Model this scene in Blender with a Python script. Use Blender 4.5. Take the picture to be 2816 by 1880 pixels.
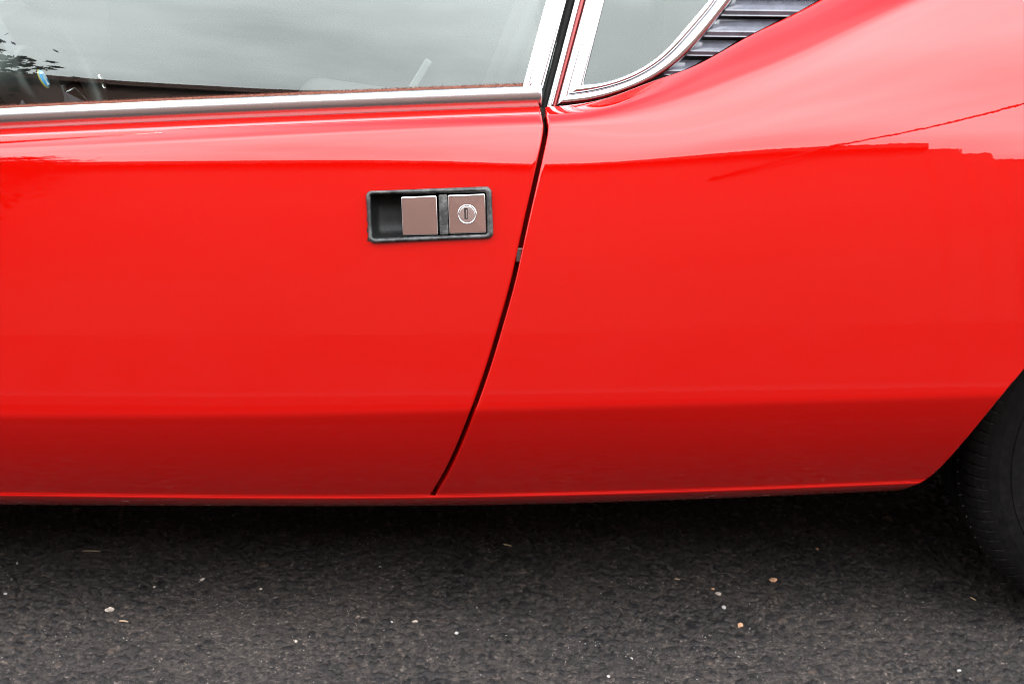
import bpy, bmesh, math, random
import numpy as np
from mathutils import Vector, Matrix

R_ = math.radians
scene = bpy.context.scene
for o in list(bpy.data.objects):
    bpy.data.objects.remove(o)

# ------------------------------------------------------------------ camera
CAM = np.array([0.0, -1.80, 1.10])
PITCH = R_(20.4)
HFOV = R_(37.4)
PW, PH = 2816.0, 1880.0
FPX = PW / 2 / math.tan(HFOV / 2)
cam_d = bpy.data.cameras.new('camera')
cam_d.sensor_width = 36
cam_d.angle = HFOV
cam_d.clip_start = 0.02
cam_d.clip_end = 600
cam = bpy.data.objects.new('camera', cam_d)
scene.collection.objects.link(cam)
LIFT = 0.055      # the body side is laid out around its own zero; everything is lifted so that the road lies at z = 0
GZ = -LIFT
cam.location = (CAM[0], CAM[1], CAM[2] + LIFT)
cam.rotation_euler = (math.pi / 2 - PITCH, 0, 0)
scene.camera = cam

# ------------------------------------------------------------------ world
SUN_EL, SUN_AZ = 48, 28      # azimuth measured from +Y (behind the car) towards +X
world = bpy.data.worlds.new('World')
scene.world = world
world.use_nodes = True
wn, wl = world.node_tree.nodes, world.node_tree.links
wn.clear()


def N(tree, t, **kw):
    n = tree.nodes.new(t)
    for k, v in kw.items():
        setattr(n, k, v)
    return n


def wmath(op, a, b=None, c=None, clamp=False):
    n = N(world.node_tree, 'ShaderNodeMath', operation=op, use_clamp=clamp)
    for i, v in enumerate((a, b, c)):
        if v is None:
            continue
        if isinstance(v, (int, float)):
            n.inputs[i].default_value = v
        else:
            wl.new(v, n.inputs[i])
    return n.outputs[0]


wo = N(world.node_tree, 'ShaderNodeOutputWorld')
bg = N(world.node_tree, 'ShaderNodeBackground')
bg.inputs['Strength'].default_value = 0.1
sky = N(world.node_tree, 'ShaderNodeTexSky', sky_type='NISHITA')
sky.sun_disc = False
sky.sun_elevation = R_(SUN_EL)
sky.sun_rotation = R_(SUN_AZ)
sky.dust_density = 1.5
tc = N(world.node_tree, 'ShaderNodeTexCoord')
sep = N(world.node_tree, 'ShaderNodeSeparateXYZ')
wl.new(tc.outputs['Generated'], sep.inputs[0])
zpos = wmath('MAXIMUM', sep.outputs['Z'], 0.0)
den = wmath('ADD', zpos, 0.22)
cx = wmath('DIVIDE', sep.outputs['X'], den)
cy = wmath('DIVIDE', sep.outputs['Y'], den)
comb = N(world.node_tree, 'ShaderNodeCombineXYZ')
wl.new(cx, comb.inputs[0]); wl.new(cy, comb.inputs[1])
nz = N(world.node_tree, 'ShaderNodeTexNoise')
nz.inputs['Scale'].default_value = 0.9
nz.inputs['Detail'].default_value = 6
nz.inputs['Roughness'].default_value = 0.5
wl.new(comb.outputs[0], nz.inputs['Vector'])
# a broken cloud deck: it closes up towards the horizon and opens to blue overhead
cov = wmath('ADD', nz.outputs['Fac'], wmath('MULTIPLY', wmath('SUBTRACT', 0.97, zpos), 1.2))
mr = N(world.node_tree, 'ShaderNodeMapRange', interpolation_type='SMOOTHSTEP')
mr.inputs['From Min'].default_value = 0.32
mr.inputs['From Max'].default_value = 0.80
wl.new(cov, mr.inputs['Value'])
nz2 = N(world.node_tree, 'ShaderNodeTexNoise')
nz2.inputs['Scale'].default_value = 2.4
nz2.inputs['Detail'].default_value = 5
wl.new(comb.outputs[0], nz2.inputs['Vector'])
bright = wmath('ADD', wmath('MULTIPLY', zpos, 22.0), wmath('MULTIPLY', nz2.outputs['Fac'], 22.0))
bright = wmath('MINIMUM', wmath('MAXIMUM', wmath('ADD', bright, -8.0), 4.0), 28.0)
ccol = N(world.node_tree, 'ShaderNodeMix', data_type='RGBA')
ccol.inputs['Factor'].default_value = 1.0
vm = N(world.node_tree, 'ShaderNodeVectorMath', operation='SCALE')
vm.inputs[0].default_value = (0.97, 1.0, 1.02)
wl.new(bright, vm.inputs['Scale'])
mixc = N(world.node_tree, 'ShaderNodeMix', data_type='RGBA')
wl.new(mr.outputs[0], mixc.inputs['Factor'])
wl.new(sky.outputs[0], mixc.inputs[6])
wl.new(vm.outputs[0], mixc.inputs[7])
wl.new(mixc.outputs[2], bg.inputs['Color'])
wl.new(bg.outputs[0], wo.inputs[0])

sun_d = bpy.data.lights.new('sun', 'SUN')
sun_d.energy = 1.2
sun_d.angle = R_(14)
sun_d.color = (1.0, 0.95, 0.88)
sun = bpy.data.objects.new('sun', sun_d)
scene.collection.objects.link(sun)
_sd = Vector((math.sin(R_(SUN_AZ)) * math.cos(R_(SUN_EL)), math.cos(R_(SUN_AZ)) * math.cos(R_(SUN_EL)), math.sin(R_(SUN_EL))))
sun.rotation_euler = _sd.to_track_quat('Z', 'Y').to_euler()
sun.location = (2, 6, 8)

vs = scene.view_settings
vs.view_transform = 'Standard'
vs.look = 'None'
vs.exposure = 1.9
vs.gamma = 1
vs.use_curve_mapping = False
scene.render.engine = 'CYCLES'
scene.cycles.max_bounces = 7
scene.cycles.denoising_prefilter = 'FAST'
scene.cycles.transparent_max_bounces = 16
scene.cycles.caustics_reflective = False
scene.cycles.caustics_refractive = False
scene.cycles.use_denoising = True
scene.cycles.filter_width = 1.1
rng = np.random.default_rng(7)
random.seed(7)


# ------------------------------------------------------------------ materials
def new_mat(name):
    m = bpy.data.materials.new(name)
    m.use_nodes = True
    return m, m.node_tree, m.node_tree.nodes['Principled BSDF']


def noise(nt, scale, detail=4, rough=0.5, vec=None):
    n = N(nt, 'ShaderNodeTexNoise')
    n.inputs['Scale'].default_value = scale
    n.inputs['Detail'].default_value = detail
    n.inputs['Roughness'].default_value = rough
    if vec is not None:
        nt.links.new(vec, n.inputs['Vector'])
    return n


def objvec(nt, sc=(1, 1, 1)):
    t = N(nt, 'ShaderNodeTexCoord')
    mp = N(nt, 'ShaderNodeMapping')
    mp.inputs['Scale'].default_value = sc
    nt.links.new(t.outputs['Object'], mp.inputs[0])
    return mp.outputs[0]


def ramp(nt, fac, stops):
    r = N(nt, 'ShaderNodeValToRGB')
    e = r.color_ramp.elements
    while len(e) < len(stops):
        e.new(0.5)
    for el, (p, c) in zip(e, stops):
        el.position = p
        el.color = tuple(c) + (1,) if len(c) == 3 else c
    nt.links.new(fac, r.inputs[0])
    return r.outputs[0]


def bump(nt, b, height, strength, dist):
    n = N(nt, 'ShaderNodeBump')
    n.inputs['Strength'].default_value = strength
    n.inputs['Distance'].default_value = dist
    nt.links.new(height, n.inputs['Height'])
    nt.links.new(n.outputs[0], b.inputs['Normal'])
    return n


def mixrgb(nt, fac, a, b):
    m = N(nt, 'ShaderNodeMix', data_type='RGBA')
    for sock, v in ((m.inputs[0], fac), (m.inputs[6], a), (m.inputs[7], b)):
        if isinstance(v, (int, float)):
            sock.default_value = v
        elif isinstance(v, tuple):
            sock.default_value = v + (1,) if len(v) == 3 else v
        else:
            nt.links.new(v, sock)
    return m.outputs[2]


def simple(name, col, rough=0.5, metal=0.0, nscale=None, namt=0.15, bscale=None, bstr=0.2, bdist=0.001, spec=0.5):
    m, nt, b = new_mat(name)
    b.inputs['Roughness'].default_value = rough
    b.inputs['Metallic'].default_value = metal
    b.inputs['Specular IOR Level'].default_value = spec
    b.inputs['Base Color'].default_value = tuple(col) + (1,)
    if nscale:
        n = noise(nt, nscale, 6, 0.6, objvec(nt))
        c = ramp(nt, n.outputs['Fac'], [(0.25, tuple(x * (1 - namt) for x in col)), (0.75, tuple(min(1, x * (1 + namt)) for x in col))])
        nt.links.new(c, b.inputs['Base Color'])
    if bscale:
        n2 = noise(nt, bscale, 5, 0.6, objvec(nt))
        bump(nt, b, n2.outputs['Fac'], bstr, bdist)
    return m


def make_paint():
    m, nt, b = new_mat('red_paint')
    v = objvec(nt)
    sp = N(nt, 'ShaderNodeSeparateXYZ')
    nt.links.new(v, sp.inputs[0])
    # road dust thrown up on the lower body: sparse pale specks and a thin film
    fine = noise(nt, 420, 3, 0.6, objvec(nt, (0.6, 1, 1.2)))
    blot = noise(nt, 22, 4, 0.6, v)
    low = N(nt, 'ShaderNodeMapRange', interpolation_type='SMOOTHSTEP')
    low.inputs['From Min'].default_value = 0.36
    low.inputs['From Max'].default_value = 0.17
    nt.links.new(sp.outputs[2], low.inputs['Value'])
    speck = N(nt, 'ShaderNodeMapRange')
    speck.inputs['From Min'].default_value = 0.72
    speck.inputs['From Max'].default_value = 0.80
    nt.links.new(fine.outputs['Fac'], speck.inputs['Value'])
    d1 = N(nt, 'ShaderNodeMath', operation='MULTIPLY')
    nt.links.new(low.outputs[0], d1.inputs[0]); nt.links.new(speck.outputs[0], d1.inputs[1])
    d2 = N(nt, 'ShaderNodeMath', operation='MULTIPLY')
    nt.links.new(d1.outputs[0], d2.inputs[0]); d2.inputs[1].default_value = 0.55
    film = N(nt, 'ShaderNodeMath', operation='MULTIPLY')
    nt.links.new(low.outputs[0], film.inputs[0]); nt.links.new(blot.outputs['Fac'], film.inputs[1])
    film2 = N(nt, 'ShaderNodeMath', operation='MULTIPLY_ADD')
    nt.links.new(film.outputs[0], film2.inputs[0]); film2.inputs[1].default_value = 0.004
    nt.links.new(d2.outputs[0], film2.inputs[2])
    c = mixrgb(nt, film2.outputs[0], (0.395, 0.0018, 0.0006), (0.30, 0.26, 0.22))
    nt.links.new(c, b.inputs['Base Color'])
    b.inputs['Roughness'].default_value = 0.5
    b.inputs['Specular IOR Level'].default_value = 0.0
    b.inputs['Coat Weight'].default_value = 1.0
    b.inputs['Coat IOR'].default_value = 1.60
    cr = N(nt, 'ShaderNodeMath', operation='MULTIPLY_ADD')
    nt.links.new(film.outputs[0], cr.inputs[0]); cr.inputs[1].default_value = 0.10; cr.inputs[2].default_value = 0.012
    nt.links.new(cr.outputs[0], b.inputs['Coat Roughness'])
    peel = noise(nt, 90, 2, 0.5, v)
    wave = noise(nt, 5, 2, 0.5, v)
    ad = N(nt, 'ShaderNodeMath', operation='MULTIPLY_ADD')
    nt.links.new(wave.outputs['Fac'], ad.inputs[0]); ad.inputs[1].default_value = 6.0
    nt.links.new(peel.outputs['Fac'], ad.inputs[2])
    bm_ = N(nt, 'ShaderNodeBump')
    bm_.inputs['Strength'].default_value = 0.12
    bm_.inputs['Distance'].default_value = 0.00012
    nt.links.new(ad.outputs[0], bm_.inputs['Height'])
    nt.links.new(bm_.outputs[0], b.inputs['Coat Normal'])
    return m


def make_glass(name, r0, tint):
    m = bpy.data.materials.new(name)
    m.use_nodes = True
    nt = m.node_tree
    nt.nodes.clear()
    out = N(nt, 'ShaderNodeOutputMaterial')
    lw = N(nt, 'ShaderNodeLayerWeight')
    lw.inputs['Blend'].default_value = 0.5
    p = N(nt, 'ShaderNodeMath', operation='POWER')
    nt.links.new(lw.outputs['Facing'], p.inputs[0]); p.inputs[1].default_value = 5.0
    ma = N(nt, 'ShaderNodeMath', operation='MULTIPLY_ADD')
    nt.links.new(p.outputs[0], ma.inputs[0]); ma.inputs[1].default_value = 1 - r0; ma.inputs[2].default_value = r0
    tr = N(nt, 'ShaderNodeBsdfTransparent')
    tr.inputs[0].default_value = tint + (1,)
    gl = N(nt, 'ShaderNodeBsdfGlossy')
    gl.inputs['Color'].default_value = (0.93, 1.0, 0.965, 1)
    gl.inputs['Roughness'].default_value = 0.004
    mx = N(nt, 'ShaderNodeMixShader')
    nt.links.new(ma.outputs[0], mx.inputs[0])
    nt.links.new(tr.outputs[0], mx.inputs[1]); nt.links.new(gl.outputs[0], mx.inputs[2])
    nt.links.new(mx.outputs[0], out.inputs[0])
    return m


def make_chrome(name, col, rough, brushed=0.0):
    m, nt, b = new_mat(name)
    b.inputs['Metallic'].default_value = 1
    b.inputs['Base Color'].default_value = col + (1,)
    n = noise(nt, 40, 5, 0.6, objvec(nt, (1, 8, 30)))
    c = N(nt, 'ShaderNodeMath', operation='MULTIPLY_ADD')
    nt.links.new(n.outputs['Fac'], c.inputs[0]); c.inputs[1].default_value = brushed; c.inputs[2].default_value = rough
    nt.links.new(c.outputs[0], b.inputs['Roughness'])
    n2 = noise(nt, 14, 3, 0.5, objvec(nt))
    bump(nt, b, n2.outputs['Fac'], 0.15, 0.0008)
    return m


def make_rubber(name, col, dusty):
    m, nt, b = new_mat(name)
    n = noise(nt, 260, 6, 0.65, objvec(nt))
    n2 = noise(nt, 60, 4, 0.6, objvec(nt))
    a = N(nt, 'ShaderNodeMath', operation='MULTIPLY')
    nt.links.new(n.outputs['Fac'], a.inputs[0]); nt.links.new(n2.outputs['Fac'], a.inputs[1])
    c = ramp(nt, a.outputs[0], [(0.18, col), (0.42, dusty)])
    nt.links.new(c, b.inputs['Base Color'])
    b.inputs['Roughness'].default_value = 0.42
    bump(nt, b, n.outputs['Fac'], 0.25, 0.0006)
    return m


def make_asphalt(name, with_attr):
    m, nt, b = new_mat(name)
    v = objvec(nt)
    fine = noise(nt, 330, 7, 0.78, v)
    mid = noise(nt, 60, 6, 0.65, v)
    big = noise(nt, 3.2, 4, 0.55, v)
    # chips of the mix: cells of different greys, rare pale grains, part mineral, part painted glints
    vo1 = N(nt, 'ShaderNodeTexVoronoi'); vo1.inputs['Scale'].default_value = 135
    vo2 = N(nt, 'ShaderNodeTexVoronoi'); vo2.inputs['Scale'].default_value = 290
    wv = N(nt, 'ShaderNodeVectorMath', operation='MULTIPLY_ADD')
    wn_ = noise(nt, 170, 3, 0.6, v)
    nt.links.new(wn_.outputs['Color'], wv.inputs[0]); wv.inputs[1].default_value = (0.006, 0.006, 0.006); nt.links.new(v, wv.inputs[2])
    for vo_ in (vo1, vo2):
        nt.links.new(wv.outputs[0], vo_.inputs['Vector'])
    sv1 = N(nt, 'ShaderNodeSeparateColor'); nt.links.new(vo1.outputs['Color'], sv1.inputs[0])
    sv2 = N(nt, 'ShaderNodeSeparateColor'); nt.links.new(vo2.outputs['Color'], sv2.inputs[0])
    chips1 = ramp(nt, sv1.outputs[0], [(0.0, (0.026, 0.025, 0.026)), (0.4, (0.046, 0.043, 0.042)), (0.75, (0.074, 0.068, 0.065)), (0.94, (0.10, 0.090, 0.083)), (1.0, (0.17, 0.145, 0.125))])
    chips2 = ramp(nt, sv2.outputs[0], [(0.0, (0.36, 0.36, 0.37)), (0.5, (0.92, 0.92, 0.92)), (0.85, (1.5, 1.44, 1.40)), (0.95, (2.3, 2.2, 2.1)), (1.0, (5.0, 4.8, 4.6))])
    bmul = N(nt, 'ShaderNodeMix', data_type='RGBA', blend_type='MULTIPLY')
    bmul.inputs[0].default_value = 1
    nt.links.new(chips1, bmul.inputs[6]); nt.links.new(chips2, bmul.inputs[7])
    binder = mixrgb(nt, 0.5, bmul.outputs[2], ramp(nt, mid.outputs['Fac'], [(0.3, (0.056, 0.051, 0.049)), (0.7, (0.100, 0.091, 0.086))]))
    grain = ramp(nt, fine.outputs['Fac'], [(0.36, (0.38, 0.38, 0.39)), (0.52, (0.98, 0.98, 0.98)), (0.64, (1.75, 1.7, 1.62)), (0.72, (3.2, 3.1, 2.9))])
    mul = N(nt, 'ShaderNodeMix', data_type='RGBA', blend_type='MULTIPLY')
    mul.inputs[0].default_value = 1
    nt.links.new(binder, mul.inputs[6]); nt.links.new(grain, mul.inputs[7])
    col = mul.outputs[2]
    if with_attr:
        at = N(nt, 'ShaderNodeAttribute', attribute_name='stone')
        ai = N(nt, 'ShaderNodeAttribute', attribute_name='stone_id')
        sc = ramp(nt, ai.outputs['Fac'], [(0.0, (0.013, 0.013, 0.016)), (0.55, (0.023, 0.0225, 0.025)), (0.86, (0.036, 0.033, 0.033)), (0.95, (0.07, 0.058, 0.05)), (1.0, (0.12, 0.095, 0.08))])
        g2 = N(nt, 'ShaderNodeMix', data_type='RGBA', blend_type='MULTIPLY')
        g2.inputs[0].default_value = 0.6
        nt.links.new(sc, g2.inputs[6]); nt.links.new(grain, g2.inputs[7])
        col = mixrgb(nt, at.outputs['Fac'], col, g2.outputs[2])
        rr = N(nt, 'ShaderNodeMapRange')
        rr.inputs['To Min'].default_value = 0.85
        rr.inputs['To Max'].default_value = 0.42
        nt.links.new(at.outputs['Fac'], rr.inputs['Value'])
        nt.links.new(rr.outputs[0], b.inputs['Roughness'])
        b.inputs['Specular IOR Level'].default_value = 0.32
        hsum = N(nt, 'ShaderNodeMath', operation='MULTIPLY_ADD')
        nt.links.new(vo1.outputs['Distance'], hsum.inputs[0]); hsum.inputs[1].default_value = -0.5
        nt.links.new(fine.outputs['Fac'], hsum.inputs[2])
        bump(nt, b, hsum.outputs[0], 1.0, 0.0021)
    else:
        bump(nt, b, vo1.outputs['Distance'], 0.6, 0.003)
        b.inputs['Roughness'].default_value = 0.9
        b.inputs['Specular IOR Level'].default_value = 0.12
    k_t = 0.68
    tint = ramp(nt, big.outputs['Fac'], [(0.35, (0.84 * k_t, 0.78 * k_t, 0.76 * k_t)), (0.65, (1.14 * k_t, 1.03 * k_t, 0.98 * k_t))])
    # asphalt colour darkened in front of the car, dimming its reflection in the door
    sy = N(nt, 'ShaderNodeSeparateXYZ'); nt.links.new(v, sy.inputs[0])
    wob = N(nt, 'ShaderNodeMath', operation='MULTIPLY_ADD')
    nt.links.new(mid.outputs['Fac'], wob.inputs[0]); wob.inputs[1].default_value = 0.10
    nt.links.new(sy.outputs[1], wob.inputs[2])
    refl_dim = N(nt, 'ShaderNodeMapRange', interpolation_type='SMOOTHSTEP')
    refl_dim.inputs['From Min'].default_value = -0.17; refl_dim.inputs['From Max'].default_value = 0.05
    refl_dim.inputs['To Min'].default_value = 0.38; refl_dim.inputs['To Max'].default_value = 1.0
    nt.links.new(wob.outputs[0], refl_dim.inputs['Value'])
    dimmed_tint = N(nt, 'ShaderNodeVectorMath', operation='SCALE')
    nt.links.new(tint, dimmed_tint.inputs[0]); nt.links.new(refl_dim.outputs[0], dimmed_tint.inputs['Scale'])
    tint = dimmed_tint.outputs[0]
    t2 = N(nt, 'ShaderNodeMix', data_type='RGBA', blend_type='MULTIPLY')
    t2.inputs[0].default_value = 1
    nt.links.new(col, t2.inputs[6]); nt.links.new(tint, t2.inputs[7])
    nt.links.new(t2.outputs[2], b.inputs['Base Color'])
    return m


M = {}
M['paint'] = make_paint()
M['glass'] = make_glass('side_glass', 0.096, (0.72, 0.78, 0.75))
M['chrome'] = make_chrome('polished_trim', (0.72, 0.72, 0.735), 0.05, 0.08)
M['moulding'] = make_chrome('satin_moulding', (0.62, 0.61, 0.62), 0.20, 0.05)
M['mirror'] = make_chrome('handle_chrome', (0.70, 0.66, 0.65), 0.03, 0.08)
M['steel'] = make_chrome('brushed_steel', (0.72, 0.70, 0.70), 0.12, 0.10)
M['rubber'] = make_rubber('black_rubber', (0.012, 0.012, 0.013), (0.11, 0.11, 0.105))
M['seal'] = simple('seal_rubber', (0.006, 0.0055, 0.0055), 0.55, nscale=80, namt=0.4, spec=0.15)
M['tyre'] = make_rubber('tyre_rubber', (0.005, 0.0047, 0.0047), (0.011, 0.010, 0.010))
M['tyre'].node_tree.nodes['Principled BSDF'].inputs['Specular IOR Level'].default_value = 0.12
M['tyre'].node_tree.nodes['Principled BSDF'].inputs['Roughness'].default_value = 0.6
M['black'] = simple('black_inner', (0.004, 0.004, 0.004), 0.9, nscale=30, namt=0.3)
M['louvre'] = simple('louvre_satin', (0.095, 0.097, 0.118), 0.17, nscale=60, namt=0.3, bscale=160, bstr=0.06, bdist=0.0006, spec=0.9)
M['vinyl'] = simple('black_vinyl', (0.013, 0.012, 0.012), 0.45, nscale=50, namt=0.4, bscale=240, bstr=0.3, bdist=0.0005)
M['carpet'] = simple('dark_carpet', (0.02, 0.012, 0.011), 0.95, nscale=300, namt=0.5, spec=0.08)
M['felt'] = simple('brown_felt', (0.17, 0.055, 0.035), 0.95, nscale=350, namt=0.45)
M['blue'] = simple('badge_blue', (0.10, 0.42, 0.80), 0.3, nscale=90, namt=0.1)
M['white'] = simple('badge_white', (0.75, 0.80, 0.78), 0.35, nscale=90, namt=0.06)
M['yellow'] = simple('badge_gold', (0.55, 0.42, 0.12), 0.35, nscale=90, namt=0.1)
M['road'] = make_asphalt('asphalt_far', False)
M['asphalt'] = make_asphalt('asphalt_near', True)
M['stalk'] = simple('grey_webbing', (0.17, 0.175, 0.17), 0.8, nscale=900, namt=0.5)
M['pocket'] = simple('pocket_plastic', (0.010, 0.010, 0.010), 0.42, nscale=120, namt=0.5, bscale=300, bstr=0.2, bdist=0.0005, spec=0.2)
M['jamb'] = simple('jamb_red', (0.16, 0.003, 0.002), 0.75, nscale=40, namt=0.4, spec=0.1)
M['alloy'] = simple('wheel_alloy', (0.45, 0.45, 0.46), 0.3, 1.0, nscale=40, namt=0.1)


# ------------------------------------------------------------------ mesh helpers
COL = scene.collection


def link(name, me, mat, parent=None, smooth=False):
    if mat is not None:
        me.materials.append(mat)
    if smooth:
        me.polygons.foreach_set('use_smooth', np.ones(len(me.polygons), dtype=bool))
    o = bpy.data.objects.new(name, me)
    COL.objects.link(o)
    if parent is not None:
        o.parent = parent
    return o


def empty(name, loc=(0, 0, 0)):
    o = bpy.data.objects.new(name, None)
    COL.objects.link(o)
    o.location = loc
    return o


def tag(o, label=None, cat=None, group=None, kind=None):
    if label: o['label'] = label
    if cat: o['category'] = cat
    if group: o['group'] = group
    if kind: o['kind'] = kind
    return o


def mesh_np(name, V, F):
    me = bpy.data.meshes.new(name)
    me.from_pydata([tuple(map(float, v)) for v in V], [], [tuple(int(i) for i in f) for f in F])
    me.update()
    return me


def clean(me, dist=2e-5):
    b = bmesh.new()
    b.from_mesh(me)
    bmesh.ops.remove_doubles(b, verts=b.verts, dist=dist)
    bmesh.ops.dissolve_degenerate(b, edges=b.edges, dist=1e-6)
    b.to_mesh(me)
    b.free()
    return me


def grid(name, P, mat, parent=None, smooth=True, skip=None, closed_v=False, flip=False, weld=False):
    """P: rows x cols x 3"""
    r, c = P.shape[:2]
    V = P.reshape(-1, 3)
    F = []
    rr = r if closed_v else r - 1
    for i in range(rr):
        i2 = (i + 1) % r
        for j in range(c - 1):
            if skip is not None and skip[i, j]:
                continue
            f = (i * c + j, i * c + j + 1, i2 * c + j + 1, i2 * c + j)
            F.append(f[::-1] if flip else f)
    me = mesh_np(name, V, F)
    if weld:
        clean(me)
    return link(name, me, mat, parent, smooth)


def bm_obj(name, b, mat, parent=None, smooth=False):
    me = bpy.data.meshes.new(name)
    bmesh.ops.recalc_face_normals(b, faces=b.faces)
    b.to_mesh(me)
    b.free()
    return link(name, me, mat, parent, smooth)


def box_bm(c, s, bevel=0.0, rot=None, seg=2, b=None):
    own = b is None
    t = bmesh.new()
    bmesh.ops.create_cube(t, size=1)
    bmesh.ops.scale(t, vec=s, verts=t.verts)
    if bevel:
        bmesh.ops.bevel(t, geom=list(t.edges), offset=bevel, segments=seg, affect='EDGES', profile=0.5)
    if rot is not None:
        bmesh.ops.rotate(t, matrix=rot, verts=t.verts)
    bmesh.ops.translate(t, vec=c, verts=t.verts)
    if own:
        return t
    me = bpy.data.meshes.new('t'); t.to_mesh(me); t.free()
    b.from_mesh(me); bpy.data.meshes.remove(me)
    return b


def tube_pts(path, r, sides=8):
    path = [Vector(p) for p in path]
    rings = []
    for i, p in enumerate(path):
        d = (path[min(i + 1, len(path) - 1)] - path[max(i - 1, 0)]).normalized()
        a = Vector((0, 0, 1)) if abs(d.z) < 0.9 else Vector((1, 0, 0))
        u = d.cross(a).normalized(); w = d.cross(u)
        rad = r[i] if hasattr(r, '__len__') else r
        rings.append([p + (u * math.cos(t) + w * math.sin(t)) * rad for t in [2 * math.pi * k / sides for k in range(sides)]])
    return rings


def tube_bm(path, r, sides=8, b=None, cap=True):
    b = b or bmesh.new()
    rings = tube_pts(path, r, sides)
    vs_ = [[b.verts.new(v) for v in ring] for ring in rings]
    for i in range(len(vs_) - 1):
        for k in range(sides):
            b.faces.new((vs_[i][k], vs_[i][(k + 1) % sides], vs_[i + 1][(k + 1) % sides], vs_[i + 1][k]))
    if cap:
        b.faces.new(vs_[0][::-1]); b.faces.new(vs_[-1])
    return b


# ------------------------------------------------------------------ camera rays -> points of the car side
FWD = np.array([0, math.cos(PITCH), -math.sin(PITCH)])
UPV = np.array([0, math.sin(PITCH), math.cos(PITCH)])
RGT = np.array([1.0, 0, 0])


def rays(px, py):
    px = np.asarray(px, float); py = np.asarray(py, float)
    return FWD + ((px - PW / 2) / FPX)[..., None] * RGT - ((py - PH / 2) / FPX)[..., None] * UPV


def on_plane(px, py, p0, n):
    d = rays(px, py)
    t = ((p0 - CAM) @ n) / (d @ n)
    return CAM + t[..., None] * d


def spline(pts):
    """natural cubic through the points, straight beyond the ends"""
    x = np.array([p[0] for p in pts], float); y = np.array([p[1] for p in pts], float)
    n = len(x); h = np.diff(x)
    A = np.zeros((n, n)); rhs = np.zeros(n)
    A[0, 0] = A[-1, -1] = 1
    for i in range(1, n - 1):
        A[i, i - 1] = h[i - 1]; A[i, i] = 2 * (h[i - 1] + h[i]); A[i, i + 1] = h[i]
        rhs[i] = 3 * ((y[i + 1] - y[i]) / h[i] - (y[i] - y[i - 1]) / h[i - 1])
    c = np.linalg.solve(A, rhs)
    b = np.diff(y) / h - h * (2 * c[:-1] + c[1:]) / 3
    d = np.diff(c) / (3 * h)

    def f(q):
        q = np.asarray(q, float)
        i = np.clip(np.searchsorted(x, q) - 1, 0, n - 2)
        t = q - x[i]
        v = y[i] + b[i] * t + c[i] * t ** 2 + d[i] * t ** 3
        s0 = b[0]; s1 = b[-1] + 2 * c[-2] * h[-1] + 3 * d[-1] * h[-1] ** 2
        v = np.where(q < x[0], y[0] + s0 * (q - x[0]), v)
        return np.where(q > x[-1], y[-1] + s1 * (q - x[-1]), v)
    return f


def sstep(a, b, x):
    t = np.clip((np.asarray(x, float) - a) / (b - a), 0, 1)
    return t * t * (3 - 2 * t)


sill = spline([(-1300, 1372), (-500, 1383), (0, 1387), (900, 1391), (1500, 1385), (2300, 1356), (3000, 1325), (3900, 1290)])
lip = spline([(-1300, 1344), (-500, 1354), (0, 1358), (900, 1365.5), (1500, 1358), (2300, 1333), (3000, 1303), (3900, 1270)])
crease = spline([(-1300, 1148), (0, 1145), (719, 1141.5), (1355, 1127), (2038, 1109), (2745, 1088), (3900, 1055)])
edge = spline([(-1300, 462), (-400, 452), (0, 448), (704, 443), (1300, 449), (1503, 455), (1750, 443), (2104, 411), (2450, 392), (3000, 380), (3900, 400)])
should = spline([(-1300, 470 - 22), (0, 410), (704, 378), (1408, 349), (1560, 343), (1700, 329), (1840, 294), (1980, 243), (2112, 192), (2412, 56), (2700, -62), (3100, -170), (3900, -215)])
_topd = lambda q: 354 - 0.0475 * np.asarray(q, float) + 3.9e-6 * np.asarray(q, float) ** 2
_topf = spline([(1440, 294.5), (1500, 294), (1560, 290), (1625, 281), (1690, 264), (1760, 238), (1830, 213), (1895, 190), (1963, 156), (2035, 115), (2112, 75), (2181, 42), (2256, 2), (2400, -72), (2600, -163), (2900, -260), (3400, -325), (3900, -335)])
top = lambda q: np.where(np.asarray(q) < 1500, _topd(q), _topf(q))
arch = spline([(2400, 1362), (2440, 1354.5), (2482, 1345), (2520, 1332), (2549, 1316), (2582, 1288), (2635, 1231), (2706, 1146), (2816, 1014), (2900, 925), (3000, 850), (3150, 806), (3300, 830), (3450, 925), (3560, 1040), (3680, 1200), (3760, 1320), (3900, 1500)])
gapx_pts = [(330, 1501), (345, 1501), (420, 1489), (470, 1478), (563, 1457), (671, 1433), (767, 1412), (887, 1379), (1007, 1343), (1127, 1301), (1235, 1258), (1307, 1223), (1364, 1189), (1400, 1168)]
gap_lower = spline(gapx_pts)


def gapx(py):
    py = np.asarray(py, float)
    return np.where(py < 345, 1501 - 9 * np.clip((345 - py) / 50, 0, 1) ** 1.0, gap_lower(py))


PX = np.arange(-1400, 4001, 6.0)
fb = sstep(1480, 1950, PX)            # 0 on the door, 1 on the rear fender


def A(door, fender):
    return door + (fender - door) * fb


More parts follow.
